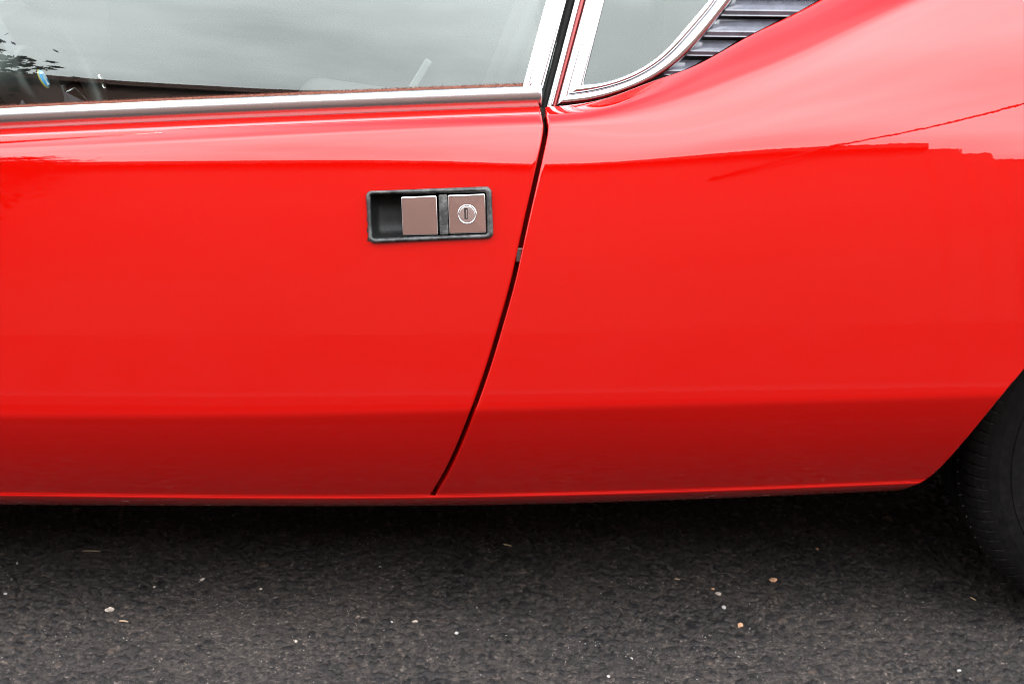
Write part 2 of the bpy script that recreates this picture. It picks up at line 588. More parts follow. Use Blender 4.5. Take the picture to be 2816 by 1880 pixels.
EDGE_N = 21.6
s_, l_, c_, e_, k_, t_ = sill(PX), lip(PX), crease(PX), edge(PX), should(PX), top(PX)
NODES = [  # (pixel row, normal elevation in degrees, sub-steps from the previous node), from the sill up
    (s_, A(-54, -54), 0),
    (s_ - 7, A(-48, -48), 4),
    (l_ + 6, A(-36, -36), 3),
    (l_ + 2.2, A(28, 22), 3),
    (l_ - 2.2, A(28, 22), 3),
    (l_ - 6.5, A(-25, -25), 3),
    (c_ + 13, A(-10, -9), 28),
    (c_ - 13, A(9.6, 9.6), 10),
    (0.5 * (c_ + e_), A(13.6, 13.4), 44),
    (e_, A(EDGE_N, EDGE_N), 44),
    (k_ + 8 + 20 * fb, A(30, 37), 30),
    (k_ - 8 - 20 * fb, A(50, 50), 10),
    (t_ + 0.47 * (k_ - t_), A(60, 54), 12),
    (t_ + 0.41 * (k_ - t_), A(78, 55), 6),
    (t_ + 0.17 * (k_ - t_), A(84, 57), 10),
    (t_, A(88, 60), 6),
]
rows_py, rows_ang = [NODES[0][0]], [NODES[0][1]]
CREASE_ROW = None
for (a, b_) in zip(NODES[:-1], NODES[1:]):
    n = b_[2]
    for q in range(1, n + 1):
        f = q / n
        fa = f * f * (3 - 2 * f) if b_[2] in (10, 3) else f
        rows_py.append(a[0] + (b_[0] - a[0]) * f)
        rows_ang.append(a[1] + (b_[1] - a[1]) * fa)
PYG = np.array(rows_py); ANG = np.radians(np.array(rows_ang))
NR = len(PYG)
_acc = np.cumsum([n[2] for n in NODES])
CREASE_ROW = int(_acc[6] + 5)
u_ = (PX - 1408) / 1408
YC = 0.022 * np.clip(-u_, 0, 3) ** 2 - 0.010 * sstep(0.0, 1.3, u_)
SURF = np.zeros((NR, len(PX), 3))
d0 = rays(PX, PYG[CREASE_ROW])
SURF[CREASE_ROW] = CAM + ((YC - CAM[1]) / d0[:, 1])[:, None] * d0
for rng_, stp in ((range(CREASE_ROW, NR - 1), 1), (range(CREASE_ROW, 0, -1), -1)):
    for i in rng_:
        a = 0.5 * (ANG[i] + ANG[i + stp])
        nrm = np.stack([np.zeros_like(a), -np.cos(a), np.sin(a)], -1)
        d = rays(PX, PYG[i + stp])
        t = np.sum((SURF[i] - CAM) * nrm, -1) / np.sum(d * nrm, -1)
        SURF[i + stp] = CAM + t[:, None] * d


def row_at(i, px):
    return np.stack([np.interp(px, PX, SURF[i, :, k]) for k in range(3)], -1)


def surf_at(px, py):
    """a point of the body side seen at a given place, with its outward normal"""
    def P(qx, qy):
        col = np.array([row_at(i, qx) for i in range(NR)])
        pyc = np.array([np.interp(qx, PX, PYG[i]) for i in range(NR)])
        return np.array([np.interp(-qy, -pyc, col[:, k]) for k in range(3)])
    p = P(px, py)
    du = P(px + 12, py) - P(px - 12, py); dv = P(px, py - 6) - P(px, py + 6)
    n = np.cross(du, dv); n /= np.linalg.norm(n)
    return p, n


def normals_grid(P):
    du = np.gradient(P, axis=1); dv = np.gradient(P, axis=0)
    n = np.cross(du, dv)
    return n / np.maximum(np.linalg.norm(n, axis=-1, keepdims=True), 1e-12), du


def hem(P, side, r=0.0028, depth=0.034):
    """rolled edge and return flange added to one side of a panel grid"""
    n, du = normals_grid(P)
    if side in ('right', 'left'):
        j = -1 if side == 'right' else 0
        T = du[:, j] / np.linalg.norm(du[:, j], axis=-1, keepdims=True) * (1 if side == 'right' else -1)
        E, nn = P[:, j], n[:, j]
    else:
        dv = np.gradient(P, axis=0)
        j = -1 if side == 'top' else 0
        T = dv[j] / np.maximum(np.linalg.norm(dv[j], axis=-1, keepdims=True), 1e-9) * (1 if side == 'top' else -1)
        E, nn = P[j], n[j]
    add = []
    for th in (18, 36, 54, 72, 90):
        th = R_(th)
        add.append(E + T * r * math.sin(th) - nn * r * (1 - math.cos(th)))
    add.append(add[-1] - nn * depth * 0.5)
    add.append(add[-1] - nn * depth * 0.5)
    if side == 'right':
        return np.concatenate([P] + [a[:, None] for a in add], 1)
    if side == 'left':
        return np.concatenate([a[:, None] for a in add[::-1]] + [P], 1)
    if side == 'top':
        return np.concatenate([P] + [a[None] for a in add], 0)
    return np.concatenate([a[None] for a in add[::-1]] + [P], 0)


# ------------------------------------------------------------------ the ground
def far_ground():
    me = mesh_np('road', [(-160, -160, -0.006), (160, -160, -0.006), (160, 160, -0.006), (-160, 160, -0.006)], [(0, 1, 2, 3)])
    o = link('road', me, M['road'])
    o.location.z = GZ
    tag(o, kind='structure')


def vnoise(x, y, s, seed):
    """value noise for the height field"""
    g = np.random.default_rng(seed).random((256, 256))
    X, Y = x * s, y * s
    xi, yi = np.floor(X).astype(int), np.floor(Y).astype(int)
    fx, fy = X - xi, Y - yi
    fx = fx * fx * (3 - 2 * fx); fy = fy * fy * (3 - 2 * fy)
    a, b, c, d = g[xi % 256, yi % 256], g[(xi + 1) % 256, yi % 256], g[xi % 256, (yi + 1) % 256], g[(xi + 1) % 256, (yi + 1) % 256]
    return (a * (1 - fx) + b * fx) * (1 - fy) + (c * (1 - fx) + d * fx) * fy


def near_ground():
    x0, x1, y0, y1, st = -1.35, 1.35, -0.36, 0.82, 0.0025
    nx, ny = int((x1 - x0) / st) + 1, int((y1 - y0) / st) + 1
    gx, gy = np.meshgrid(np.linspace(x0, x1, nx), np.linspace(y0, y1, ny))
    H = np.zeros_like(gx); S = np.zeros_like(gx); ID = np.zeros_like(gx)
    wx = gx + 0.004 * (vnoise(gx + 9, gy + 9, 60, 1) - 0.5); wy = gy + 0.004 * (vnoise(gx + 9, gy + 9, 60, 2) - 0.5)
    wx = wx + 0.0022 * (vnoise(gx + 9, gy + 9, 210, 21) - 0.5); wy = wy + 0.0022 * (vnoise(gx + 9, gy + 9, 210, 22) - 0.5)
    level = 0.0006 + 0.0018 * vnoise(gx + 5, gy + 5, 9, 3) + 0.0010 * vnoise(gx + 5, gy + 5, 34, 4)
    # a smoother, bitumen-rich tongue left of the middle
    level += 0.0022 * np.exp(-(((gx + 0.42) / 0.10) ** 2 + ((gy - 0.06) / 0.13) ** 2))
    level += 0.0007 * vnoise(gx + 5, gy + 5, 160, 5) + 0.0005 * vnoise(gx + 5, gy + 5, 330, 6)
    H[:] = level
    for sp, rmin, rmax, hmax, prob, seed in ((0.019, 0.005, 0.0105, 0.0078, 0.88, 11), (0.0115, 0.0034, 0.0064, 0.0070, 0.80, 12), (0.0070, 0.0020, 0.0033, 0.0056, 0.45, 13)):
        r = np.random.default_rng(seed)
        n = 600
        jx, jy, rad, hh, idd, asp, rot = (r.random((n, n)) for _ in range(7))
        pres = r.random((n, n)) < prob
        ci, cj = np.floor((wx + 1.5) / sp).astype(int), np.floor((wy + 1.5) / sp).astype(int)
        for di in (-1, 0, 1):
            for dj in (-1, 0, 1):
                a, b = ci + di, cj + dj
                cxx = (a + 0.15 + 0.7 * jx[a, b]) * sp - 1.5; cyy = (b + 0.15 + 0.7 * jy[a, b]) * sp - 1.5
                th = rot[a, b] * math.pi
                dx, dy = wx - cxx, wy - cyy
                ux = dx * np.cos(th) + dy * np.sin(th); uy = -dx * np.sin(th) + dy * np.cos(th)
                R = rmin + (rmax - rmin) * rad[a, b] ** 1.6
                q = np.sqrt((ux / R) ** 2 + (uy / (R * (0.55 + 0.4 * asp[a, b]))) ** 2)
                dome = np.where((q < 1) & pres[a, b], (hmax * (0.45 + 0.55 * hh[a, b])) * np.sqrt(np.clip(1 - q ** 3.2, 0, 1)), 0)
                m = dome > H + 0.00025
                H = np.where(m, dome, H); S = np.where(m, np.clip((dome - level) / 0.0011, 0, 1), S); ID = np.where(m, idd[a, b], ID)
    S *= 1 - 0.40 * vnoise(gx + 2, gy + 2, 22, 8)      # dust lies on part of the stones
    H += 0.00035 * (vnoise(gx + 1, gy + 1, 380, 9) - 0.5)
    ed = np.minimum.reduce([gx - x0, x1 - gx, gy - y0, y1 - gy])
    H = np.where(ed < 0.01, -0.0075 + 0.8 * H * np.clip(ed / 0.01, 0, 1), H)
    V = np.stack([gx, gy, H], -1).reshape(-1, 3).astype(np.float32)
    me = bpy.data.meshes.new('asphalt')
    nf = (nx - 1) * (ny - 1)
    jj, ii = np.meshgrid(np.arange(nx - 1), np.arange(ny - 1))
    q = (ii * nx + jj).ravel()
    L = np.stack([q, q + 1, q + nx + 1, q + nx], -1).ravel().astype(np.int32)
    me.vertices.add(len(V)); me.vertices.foreach_set('co', V.ravel())
    me.loops.add(len(L)); me.loops.foreach_set('vertex_index', L)
    me.polygons.add(nf); me.polygons.foreach_set('loop_start', np.arange(0, nf * 4, 4, dtype=np.int32))
    me.update(calc_edges=True)
    for nm, arr in (('stone', S), ('stone_id', ID)):
        at = me.attributes.new(nm, 'FLOAT', 'POINT')
        at.data.foreach_set('value', arr.ravel().astype(np.float32))
    o = link('asphalt_surface', me, M['asphalt'], smooth=True)
    o.location.z = GZ
    tag(o, kind='structure')
    return gx[0], gy[:, 0], H


far_ground()
GX, GY, GH = near_ground()


def gz(x, y):
    return float(GH[np.clip(np.searchsorted(GY, y), 0, len(GY) - 1), np.clip(np.searchsorted(GX, x), 0, len(GX) - 1)])


# ------------------------------------------------------------------ the car
car = empty('sports_car', (0.0, 0.9, GZ))
tag(car, 'glossy red vintage sports car with chrome window trim parked on asphalt', 'car')
CARM = Matrix.Translation((0.0, -0.9, -GZ))


def P_(o):
    """parent to the car keeping the world place"""
    o.parent = car
    o.matrix_parent_inverse = CARM
    return o


def panel(name, left, right, ncol, hems, clip_arch=False, hole=None, fall=None, bottom=True, rows=None):
    """left/right: functions row->px arrays (or constants)"""
    s = np.linspace(0, 1, ncol)
    Pn = np.zeros((NR, ncol, 3)); PXv = np.zeros((NR, ncol)); PYv = np.zeros((NR, ncol))
    lr = np.zeros(NR); rr_ = np.zeros(NR)
    for i in range(NR):
        for arr, fn in ((lr, left), (rr_, right)):
            if callable(fn):
                q = 1400.0
                for _ in range(25):
                    q = float(fn(np.interp(q, PX, PYG[i])))
                arr[i] = q
            else:
                arr[i] = fn
    for i in range(NR):
        if fall is None:
            px = lr[i] + (rr_[i] - lr[i]) * s
        else:
            base = np.max(lr) + (right - np.max(lr)) * s
            px = base + (lr[i] - np.max(lr)) * (1 - sstep(np.max(lr), fall, base))
        PXv[i] = px
        PYv[i] = np.interp(px, PX, PYG[i])
        Pn[i] = row_at(i, px)
    if clip_arch:
        for j in range(ncol):
            if PXv[0, j] < 2405:
                continue
            ya = float(arch(PXv[0, j]))
            pyc = PYv[:, j]
            below = pyc > ya
            if below.any():
                pos = np.array([np.interp(-ya, -pyc, Pn[:, j, k]) for k in range(3)])
                Pn[below, j] = pos
    skip = None
    if hole is not None:
        x0, x1, y0, y1, sl = hole
        cxm = 0.25 * (PXv[1:, 1:] + PXv[:-1, 1:] + PXv[1:, :-1] + PXv[:-1, :-1])
        cym = 0.25 * (PYv[1:, 1:] + PYv[:-1, 1:] + PYv[1:, :-1] + PYv[:-1, :-1])
        cym = cym - sl * (cxm - 0.5 * (x0 + x1))
        core = (cxm > x0) & (cxm < x1) & (cym > y0) & (cym < y1)
    i0, i1 = rows or (0, NR)
    Q = Pn[i0:i1]
    if hole is not None:
        core = core[i0:i1 - 1]
    r0 = 0; cl = 0
    if 'top' in hems:
        Q = hem(Q, 'top', 0.003, 0.02)
    if 'right' in hems:
        Q = hem(Q, 'right')
    if 'left' in hems:
        Q = hem(Q, 'left'); cl = 7
    if bottom:
        if i0 == 0:
            b0 = Q[0] + np.array([0, 0.004, -0.0018]); b1 = Q[0] + np.array([0, 0.012, -0.0018]); b2 = Q[0] + np.array([0, 0.026, 0.010])
        else:       # return edge tucked behind the sill
            b0 = Q[0] + np.array([0, 0.002, 0.0002]); b1 = Q[0] + np.array([0, 0.012, 0.002]); b2 = Q[0] + np.array([0, 0.04, 0.006])
        Q = np.concatenate([b2[None], b1[None], b0[None], Q], 0); r0 = 3
    if hole is not None:
        skip = np.zeros((Q.shape[0] - 1, Q.shape[1] - 1), bool)
        skip[r0:r0 + core.shape[0], cl:cl + core.shape[1]] = core
    o = grid(name, Q, M['paint'], None, True, skip, weld=clip_arch)
    return P_(o)


GAP = 12.0
FRONT_GAP = -760.0
LIPROW = int(_acc[4])
UPPER = (LIPROW - 1, NR)
sill_bar = panel('sill', -1390.0, 2600.0, 330, (), clip_arch=True, rows=(0, LIPROW + 1))
front_fender = panel('front_fender', -1390.0, FRONT_GAP - GAP, 80, ('right',), rows=UPPER)
HS = -0.0392      # slope of the handle in the picture
door = panel('door', FRONT_GAP + GAP, lambda y: gapx(y) - GAP, 380, ('left', 'right'), hole=(1011, 1347, 524.5, 657, HS), rows=UPPER)
rear_fender = panel('rear_fender', lambda y: gapx(y) + GAP, 3980.0, 420, ('left', 'top'), clip_arch=True, fall=2250.0, rows=UPPER)


def sub(o, parent):
    """sub-part: parent to a part of the car, keeping the world place"""
    o.parent = parent
    o.matrix_parent_inverse = Matrix.Identity(4)
    return o


# dark jamb behind the shut lines
def jamb(name, fx, parent):
    py = np.linspace(1352, 296, 60)
    rows = []
    for y in py:
        x = float(fx(y)) if callable(fx) else fx
        p, n = surf_at(x, y)
        a = p - n * 0.032
        w = 0.016
        rows.append([a + np.array([-w, 0, 0]) - n * 0.004, a + np.array([-w * 0.4, 0, 0]), a + np.array([w * 0.4, 0, 0]), a + np.array([w, 0, 0]) - n * 0.004])
    return sub(grid(name, np.array(rows), M['jamb'] if name == 'door_jamb' else M['seal'], None, True), parent)


jamb('door_jamb', gapx, rear_fender)
_p, _n = surf_at(float(gapx(700.0)), 700.0)
sub(bm_obj('door_striker', box_bm(tuple(_p - _n * 0.016), (0.010, 0.008, 0.020), 0.002), M['mirror']), rear_fender)
jamb('door_seal', FRONT_GAP, front_fender)


# ---------------- belt moulding on the door
def moulding():
    px = np.linspace(FRONT_GAP + GAP, 1487, 240)
    base = row_at(NR - 1, px)
    hgt = 0.0255
    prof = []
    angs = np.concatenate([np.linspace(-25, 20, 16), np.linspace(23, 86, 12)])
    wts = np.concatenate([np.full(16, 1.45), np.full(12, 1.0)])
    y, z = 0.0, 0.0
    pts = [(y, z)]
    for a_, w_ in zip(angs, wts):
        y += w_ * math.sin(R_(a_)); z += w_ * math.cos(R_(a_))
        pts.append((y, z))
    k_s = hgt / pts[-1][1]
    prof = [(p[0] * k_s - 0.001, p[1] * k_s) for p in pts]
    ym = prof[-1][0]
    prof = [(0.006, -0.0008), (0.0, -0.0008)] + prof + [(ym + 0.002, hgt - 0.0002), (ym + 0.003, hgt - 0.006)]
    G = np.array([[b + np.array([0, y, z]) for b in base] for (y, z) in prof])
    # close the rear end
    cen = G[:, -1].mean(0)
    end = np.repeat(cen[None], G.shape[0], 0)
    G = np.concatenate([G, (G[:, -1] + np.array([0.0015, 0.0012, 0]))[:, None], (end + np.array([0.0015, 0.004, 0]))[:, None]], 1)
    o = sub(grid('belt_moulding', G, M['moulding'], None, True), door)
    return base, hgt


BASE, MH = moulding()
PXB = np.linspace(FRONT_GAP + GAP, 1487, 240)


# ---------------- side window glass
def glass_sheet():
    px = np.linspace(-900, 1530, 160)
    py_bot = top(px) - 50
    roofl = np.interp(px, [-900, 0, 350, 700, 1055, 1600], [88, 170, 208, 236, 257, 300])      # where sky gives way to the building opposite
    levels = [(py_bot + 22, None)]
    b0 = row_at(NR - 1, px) + np.array([0, 0.0235, MH - 0.010])
    rows = [b0]
    cur = b0
    y_cur = py_bot + 10
    yy = np.concatenate([np.linspace(0, 1, 30), np.linspace(1, 3.2, 40)[1:]])
    for f in yy[1:]:
        ynext = py_bot - f * py_bot
        d_edge = 20.2
        ang = d_edge + (roofl - ynext) * 0.026
        ang = np.clip(ang, 14, 36)
        a = np.radians(ang)
        nrm = np.stack([np.zeros_like(a), -np.cos(a), np.sin(a)], -1)
        d = rays(px, ynext)
        t = np.sum((cur - CAM) * nrm, -1) / np.sum(d * nrm, -1)
        cur = CAM + t[:, None] * d
        rows.append(cur)
    G = np.array(rows)
    return G, px


GLG, GLPX = glass_sheet()
sub(grid('window_glass', GLG, M['glass'], None, True), door)


# brown felt wiper behind the moulding with its fuzz
def felt():
    px = PXB[::2]
    b = BASE[::2]
    prof = [(0.0170, MH - 0.008), (0.0175, MH - 0.001), (0.0190, MH + 0.0008), (0.0210, MH + 0.0002), (0.0220, MH - 0.006)]
    G = np.array([[p + np.array([0, y, z]) for p in b] for (y, z) in prof])
    o = sub(grid('felt_strip', G, M['felt'], None, True), door)
    r = np.random.default_rng(3)
    V, F = [], []
    n = 5200
    for k in range(n):
        t = r.random() * (len(BASE) - 2)
        i = int(t); p = BASE[i] + (BASE[i + 1] - BASE[i]) * (t - i)
        p = p + np.array([0, 0.0180 + 0.0025 * r.random(), MH - 0.0005])
        h = 0.0012 + 0.0030 * r.random() ** 1.5
        lean = (r.random(2) - 0.5) * 0.0022
        w = 0.00028
        V += [p + [-w, 0, 0], p + [w, 0, 0], p + [lean[0], lean[1], h]]
        F.append((3 * k, 3 * k + 1, 3 * k + 2))
    f = sub(link('felt_fuzz', mesh_np('felt_fuzz', V, F), M['felt']), door)
    f['kind'] = 'stuff'


felt()

# ---------------- pillar, quarter window and louvres on one leaning plane
PN_ANG = R_(22)
PN = np.array([0, -math.cos(PN_ANG), math.sin(PN_ANG)])
P0 = row_at(NR - 1, np.array([1490.0]))[0] + np.array([0, 0.011, 0.0])


def pl(px, py, off=0.0):
    px = np.asarray(px, float); py = np.asarray(py, float)
    return on_plane(px, py, P0 + PN * off, PN)


def ribbon(name, A_, B_, mat, parent, h=0.004, base=-0.004, off=0.0, k=9, power=0.55, n=60, sink=0.02):
    """a rounded bar between two edge lines given as picture polylines"""
    def res(L):
        L = np.array(L, float)
        s = np.concatenate([[0], np.cumsum(np.linalg.norm(np.diff(L, axis=0), axis=1))]); s /= s[-1]
        fx, fy = spline(list(zip(s, L[:, 0]))), spline(list(zip(s, L[:, 1])))
        if len(L) == 2:
            fx = lambda q: L[0, 0] + (L[1, 0] - L[0, 0]) * q
            fy = lambda q: L[0, 1] + (L[1, 1] - L[0, 1]) * q
        q = np.linspace(0, 1, n)
        return np.stack([fx(q), fy(q)], -1)
    a, b = res(A_), res(B_)
    rows = []
    ts = np.concatenate([[0], np.linspace(0, 1, k), [1]])
    for m, t in enumerate(ts):
        hh = -sink if m in (0, len(ts) - 1) else base + h * (max(0, 1 - (2 * t - 1) ** 2)) ** power
        q = a + (b - a) * t
        rows.append(pl(q[:, 0], q[:, 1], off + hh))
    G = np.array(rows)
    return sub(grid(name, G, mat, None, True), parent)


def C3(pts):      # crop coordinates used while measuring -> picture coordinates
    return [(1400 + x / 3.3366, y / 3.3366) for x, y in pts]


UP = 330    # how far the straight uprights go on above the picture, in picture px


def up(a, b, ext=UP):
    """extend a straight line a(top) - b(bottom) upwards"""
    (x0, y0), (x1, y1) = a, b
    f = (y0 + ext) / (y1 - y0)
    return [(x0 - (x1 - x0) * f, -ext), (x1, y1)]


dfl = up(*C3([(338, 0), (118, 805)])); dfm = up(*C3([(400, 0), (190, 805)])); dfr = up(*C3([(532, 0), (316, 806)]))
ribbon('window_frame', dfl, dfm, M['chrome'], door, h=0.003, base=0.002, power=0.5, sink=0.0015)
ribbon('window_frame', dfm, dfr, M['chrome'], door, h=0.005, base=0.002, power=0.45, sink=0.0015)
sl_, sr_ = up(*C3([(530, 0), (290, 985)])), up(*C3([(603, 0), (345, 1000)]))
ribbon('pillar_seal', sl_, sr_, M['seal'], rear_fender, h=0.0035, base=-0.004)
cl_, cr_ = up(*C3([(600, 0), (340, 988)])), up(*C3([(655, 0), (402, 972)]))
ribbon('pillar_trim', cl_, cr_, M['chrome'], rear_fender, h=0.004, base=-0.001)
rl_, rr2 = up(*C3([(655, 0), (402, 978)])), up(*C3([(692, 0), (428, 978)]))
ribbon('pillar', rl_, rr2, M['paint'], rear_fender, h=0.001, base=-0.0035, power=1)
kl_, kr_ = up(*C3([(690, 0), (425, 975)])), up(*C3([(706, 0), (444, 968)]))
ribbon('pillar_gap_seal', kl_, kr_, M['seal'], rear_fender, h=0.001, base=-0.004, power=1)

# quarter window frame: upright (two rails) and the sweeping lower bar (two rails)
qo = up(*C3([(702, 0), (440, 965)])); qm = up(*C3([(785, 0), (553, 862)])); qi = up(*C3([(880, 0), (682, 772)]))
ribbon('quarter_window_frame', qo, qm, M['chrome'], rear_fender, h=0.004, base=0.000, power=0.5, sink=0.0015)
ribbon('quarter_window_frame', qm, qi, M['chrome'], rear_fender, h=0.003, base=0.001, power=0.5, sink=0.0015)
OUT = C3([(440, 968), (700, 944), (900, 900), (1100, 832), (1300, 745), (1440, 660), (1600, 530), (1800, 310), (1960, 110), (2045, 0), (2330, -400), (2560, -760)])
MID = C3([(553, 862), (700, 842), (900, 800), (1100, 735), (1260, 655), (1400, 560), (1560, 410), (1720, 230), (1850, 75), (1905, 0), (2170, -400), (2380, -760)])
INN = C3([(682, 774), (800, 762), (940, 735), (1070, 690), (1200, 628), (1330, 545), (1470, 420), (1610, 262), (1740, 110), (1830, 0), (2090, -400), (2290, -760)])
ribbon('quarter_window_frame', OUT, MID, M['chrome'], rear_fender, h=0.0055, base=-0.001, power=0.5, n=120, sink=0.003)
ribbon('quarter_window_frame', MID, INN, M['chrome'], rear_fender, h=0.0045, base=0.000, power=0.5, n=120, sink=0.003)
# thin rubber lip under the sweeping bar
LOW = C3([(445, 978), (700, 965), (900, 925), (1100, 862), (1300, 775), (1420, 708)])
ribbon('frame_seal', LOW, C3([(440, 962), (700, 938), (900, 894), (1100, 826), (1300, 740), (1430, 664)]), M['seal'], rear_fender, h=0.002, base=-0.006)


def quarter_glass():
    # leaning, slightly bulged pane behind the frame
    a = np.array([(1595, -250), (1600, 250)], float)
    rows = []
    for y in np.linspace(245, -270, 24):
        xs = np.linspace(1560 - 0.24 * (y), 2160, 30)
        rows.append(pl(xs, np.full_like(xs, y), -0.006))
    G = np.array(rows)
    # trim the lower right so that it stays behind the sweeping bar
    o = grid('quarter_window_glass', G, M['glass'], None, True)
    b = bmesh.new(); b.from_mesh(o.data)
    mo = np.array(OUT)
    kill = []
    for f in b.faces:
        c = np.array(f.calc_center_median())
        d = c - CAM
        z = d @ FWD
        qx = PW / 2 + FPX * (d @ RGT) / z; qy = PH / 2 - FPX * (d @ UPV) / z
        yo = np.interp(qx, mo[:, 0], mo[:, 1])
        if qy > yo - 8:
            kill.append(f)
    bmesh.ops.delete(b, geom=kill, context='FACES')
    b.to_mesh(o.data); b.free()
    return sub(o, rear_fender)


quarter_glass()
_out = np.array(OUT)
o_y, o_x = _out[::-1, 1], _out[::-1, 0]


def frame_x(y):
    return np.interp(y, o_y, o_x)


_tx = np.linspace(1800, 3300, 600); _ty = top(_tx)


def fender_x(y):
    return np.interp(-y, -_ty, _tx)


# dark trough behind the slats
rows = []
for y in np.linspace(228, -290, 40):
    xs = np.linspace(frame_x(y) - 25, fender_x(min(y, 209)) + 60, 14)
    rows.append(pl(xs, np.full_like(xs, y), -0.024))
sub(grid('louvre_trough', np.array(rows), M['black'], None, False), rear_fender)


def slat(yt, yb):
    rows = []
    for v, off in ((0, -0.0165), (0.02, -0.0150), (0.30, -0.0092), (0.60, -0.0036), (0.68, -0.0024), (0.71, -0.0024), (0.74, -0.0028), (0.81, -0.0040), (0.88, -0.0050), (0.93, -0.0052), (0.955, -0.0046), (0.975, -0.0046), (1.0, -0.0070), (0.99, -0.014)):
        y = yt + (yb - yt) * v
        x0 = frame_x(y) + 3
        x1 = max(fender_x(min(y, 210.5)) - 9 - 10 * max(0, 0.5 - v), x0 + 2)
        if y > 196:
            x1 = min(x1, x0 + 55 * (212 - min(y, 211)) / 16)
        xs = np.linspace(x0, x1, 16)
        rows.append(pl(xs, np.full_like(xs, y) + 0.012 * (xs - x0), off))
    sub(grid('louvre_slat', np.array(rows), M['louvre'], None, True), rear_fender)


slat(165, 208)
slat(110.5, 155)
slat(52, 103)
for k in range(5):
    slat(-7 - 59 * k, 45.5 - 59 * k)


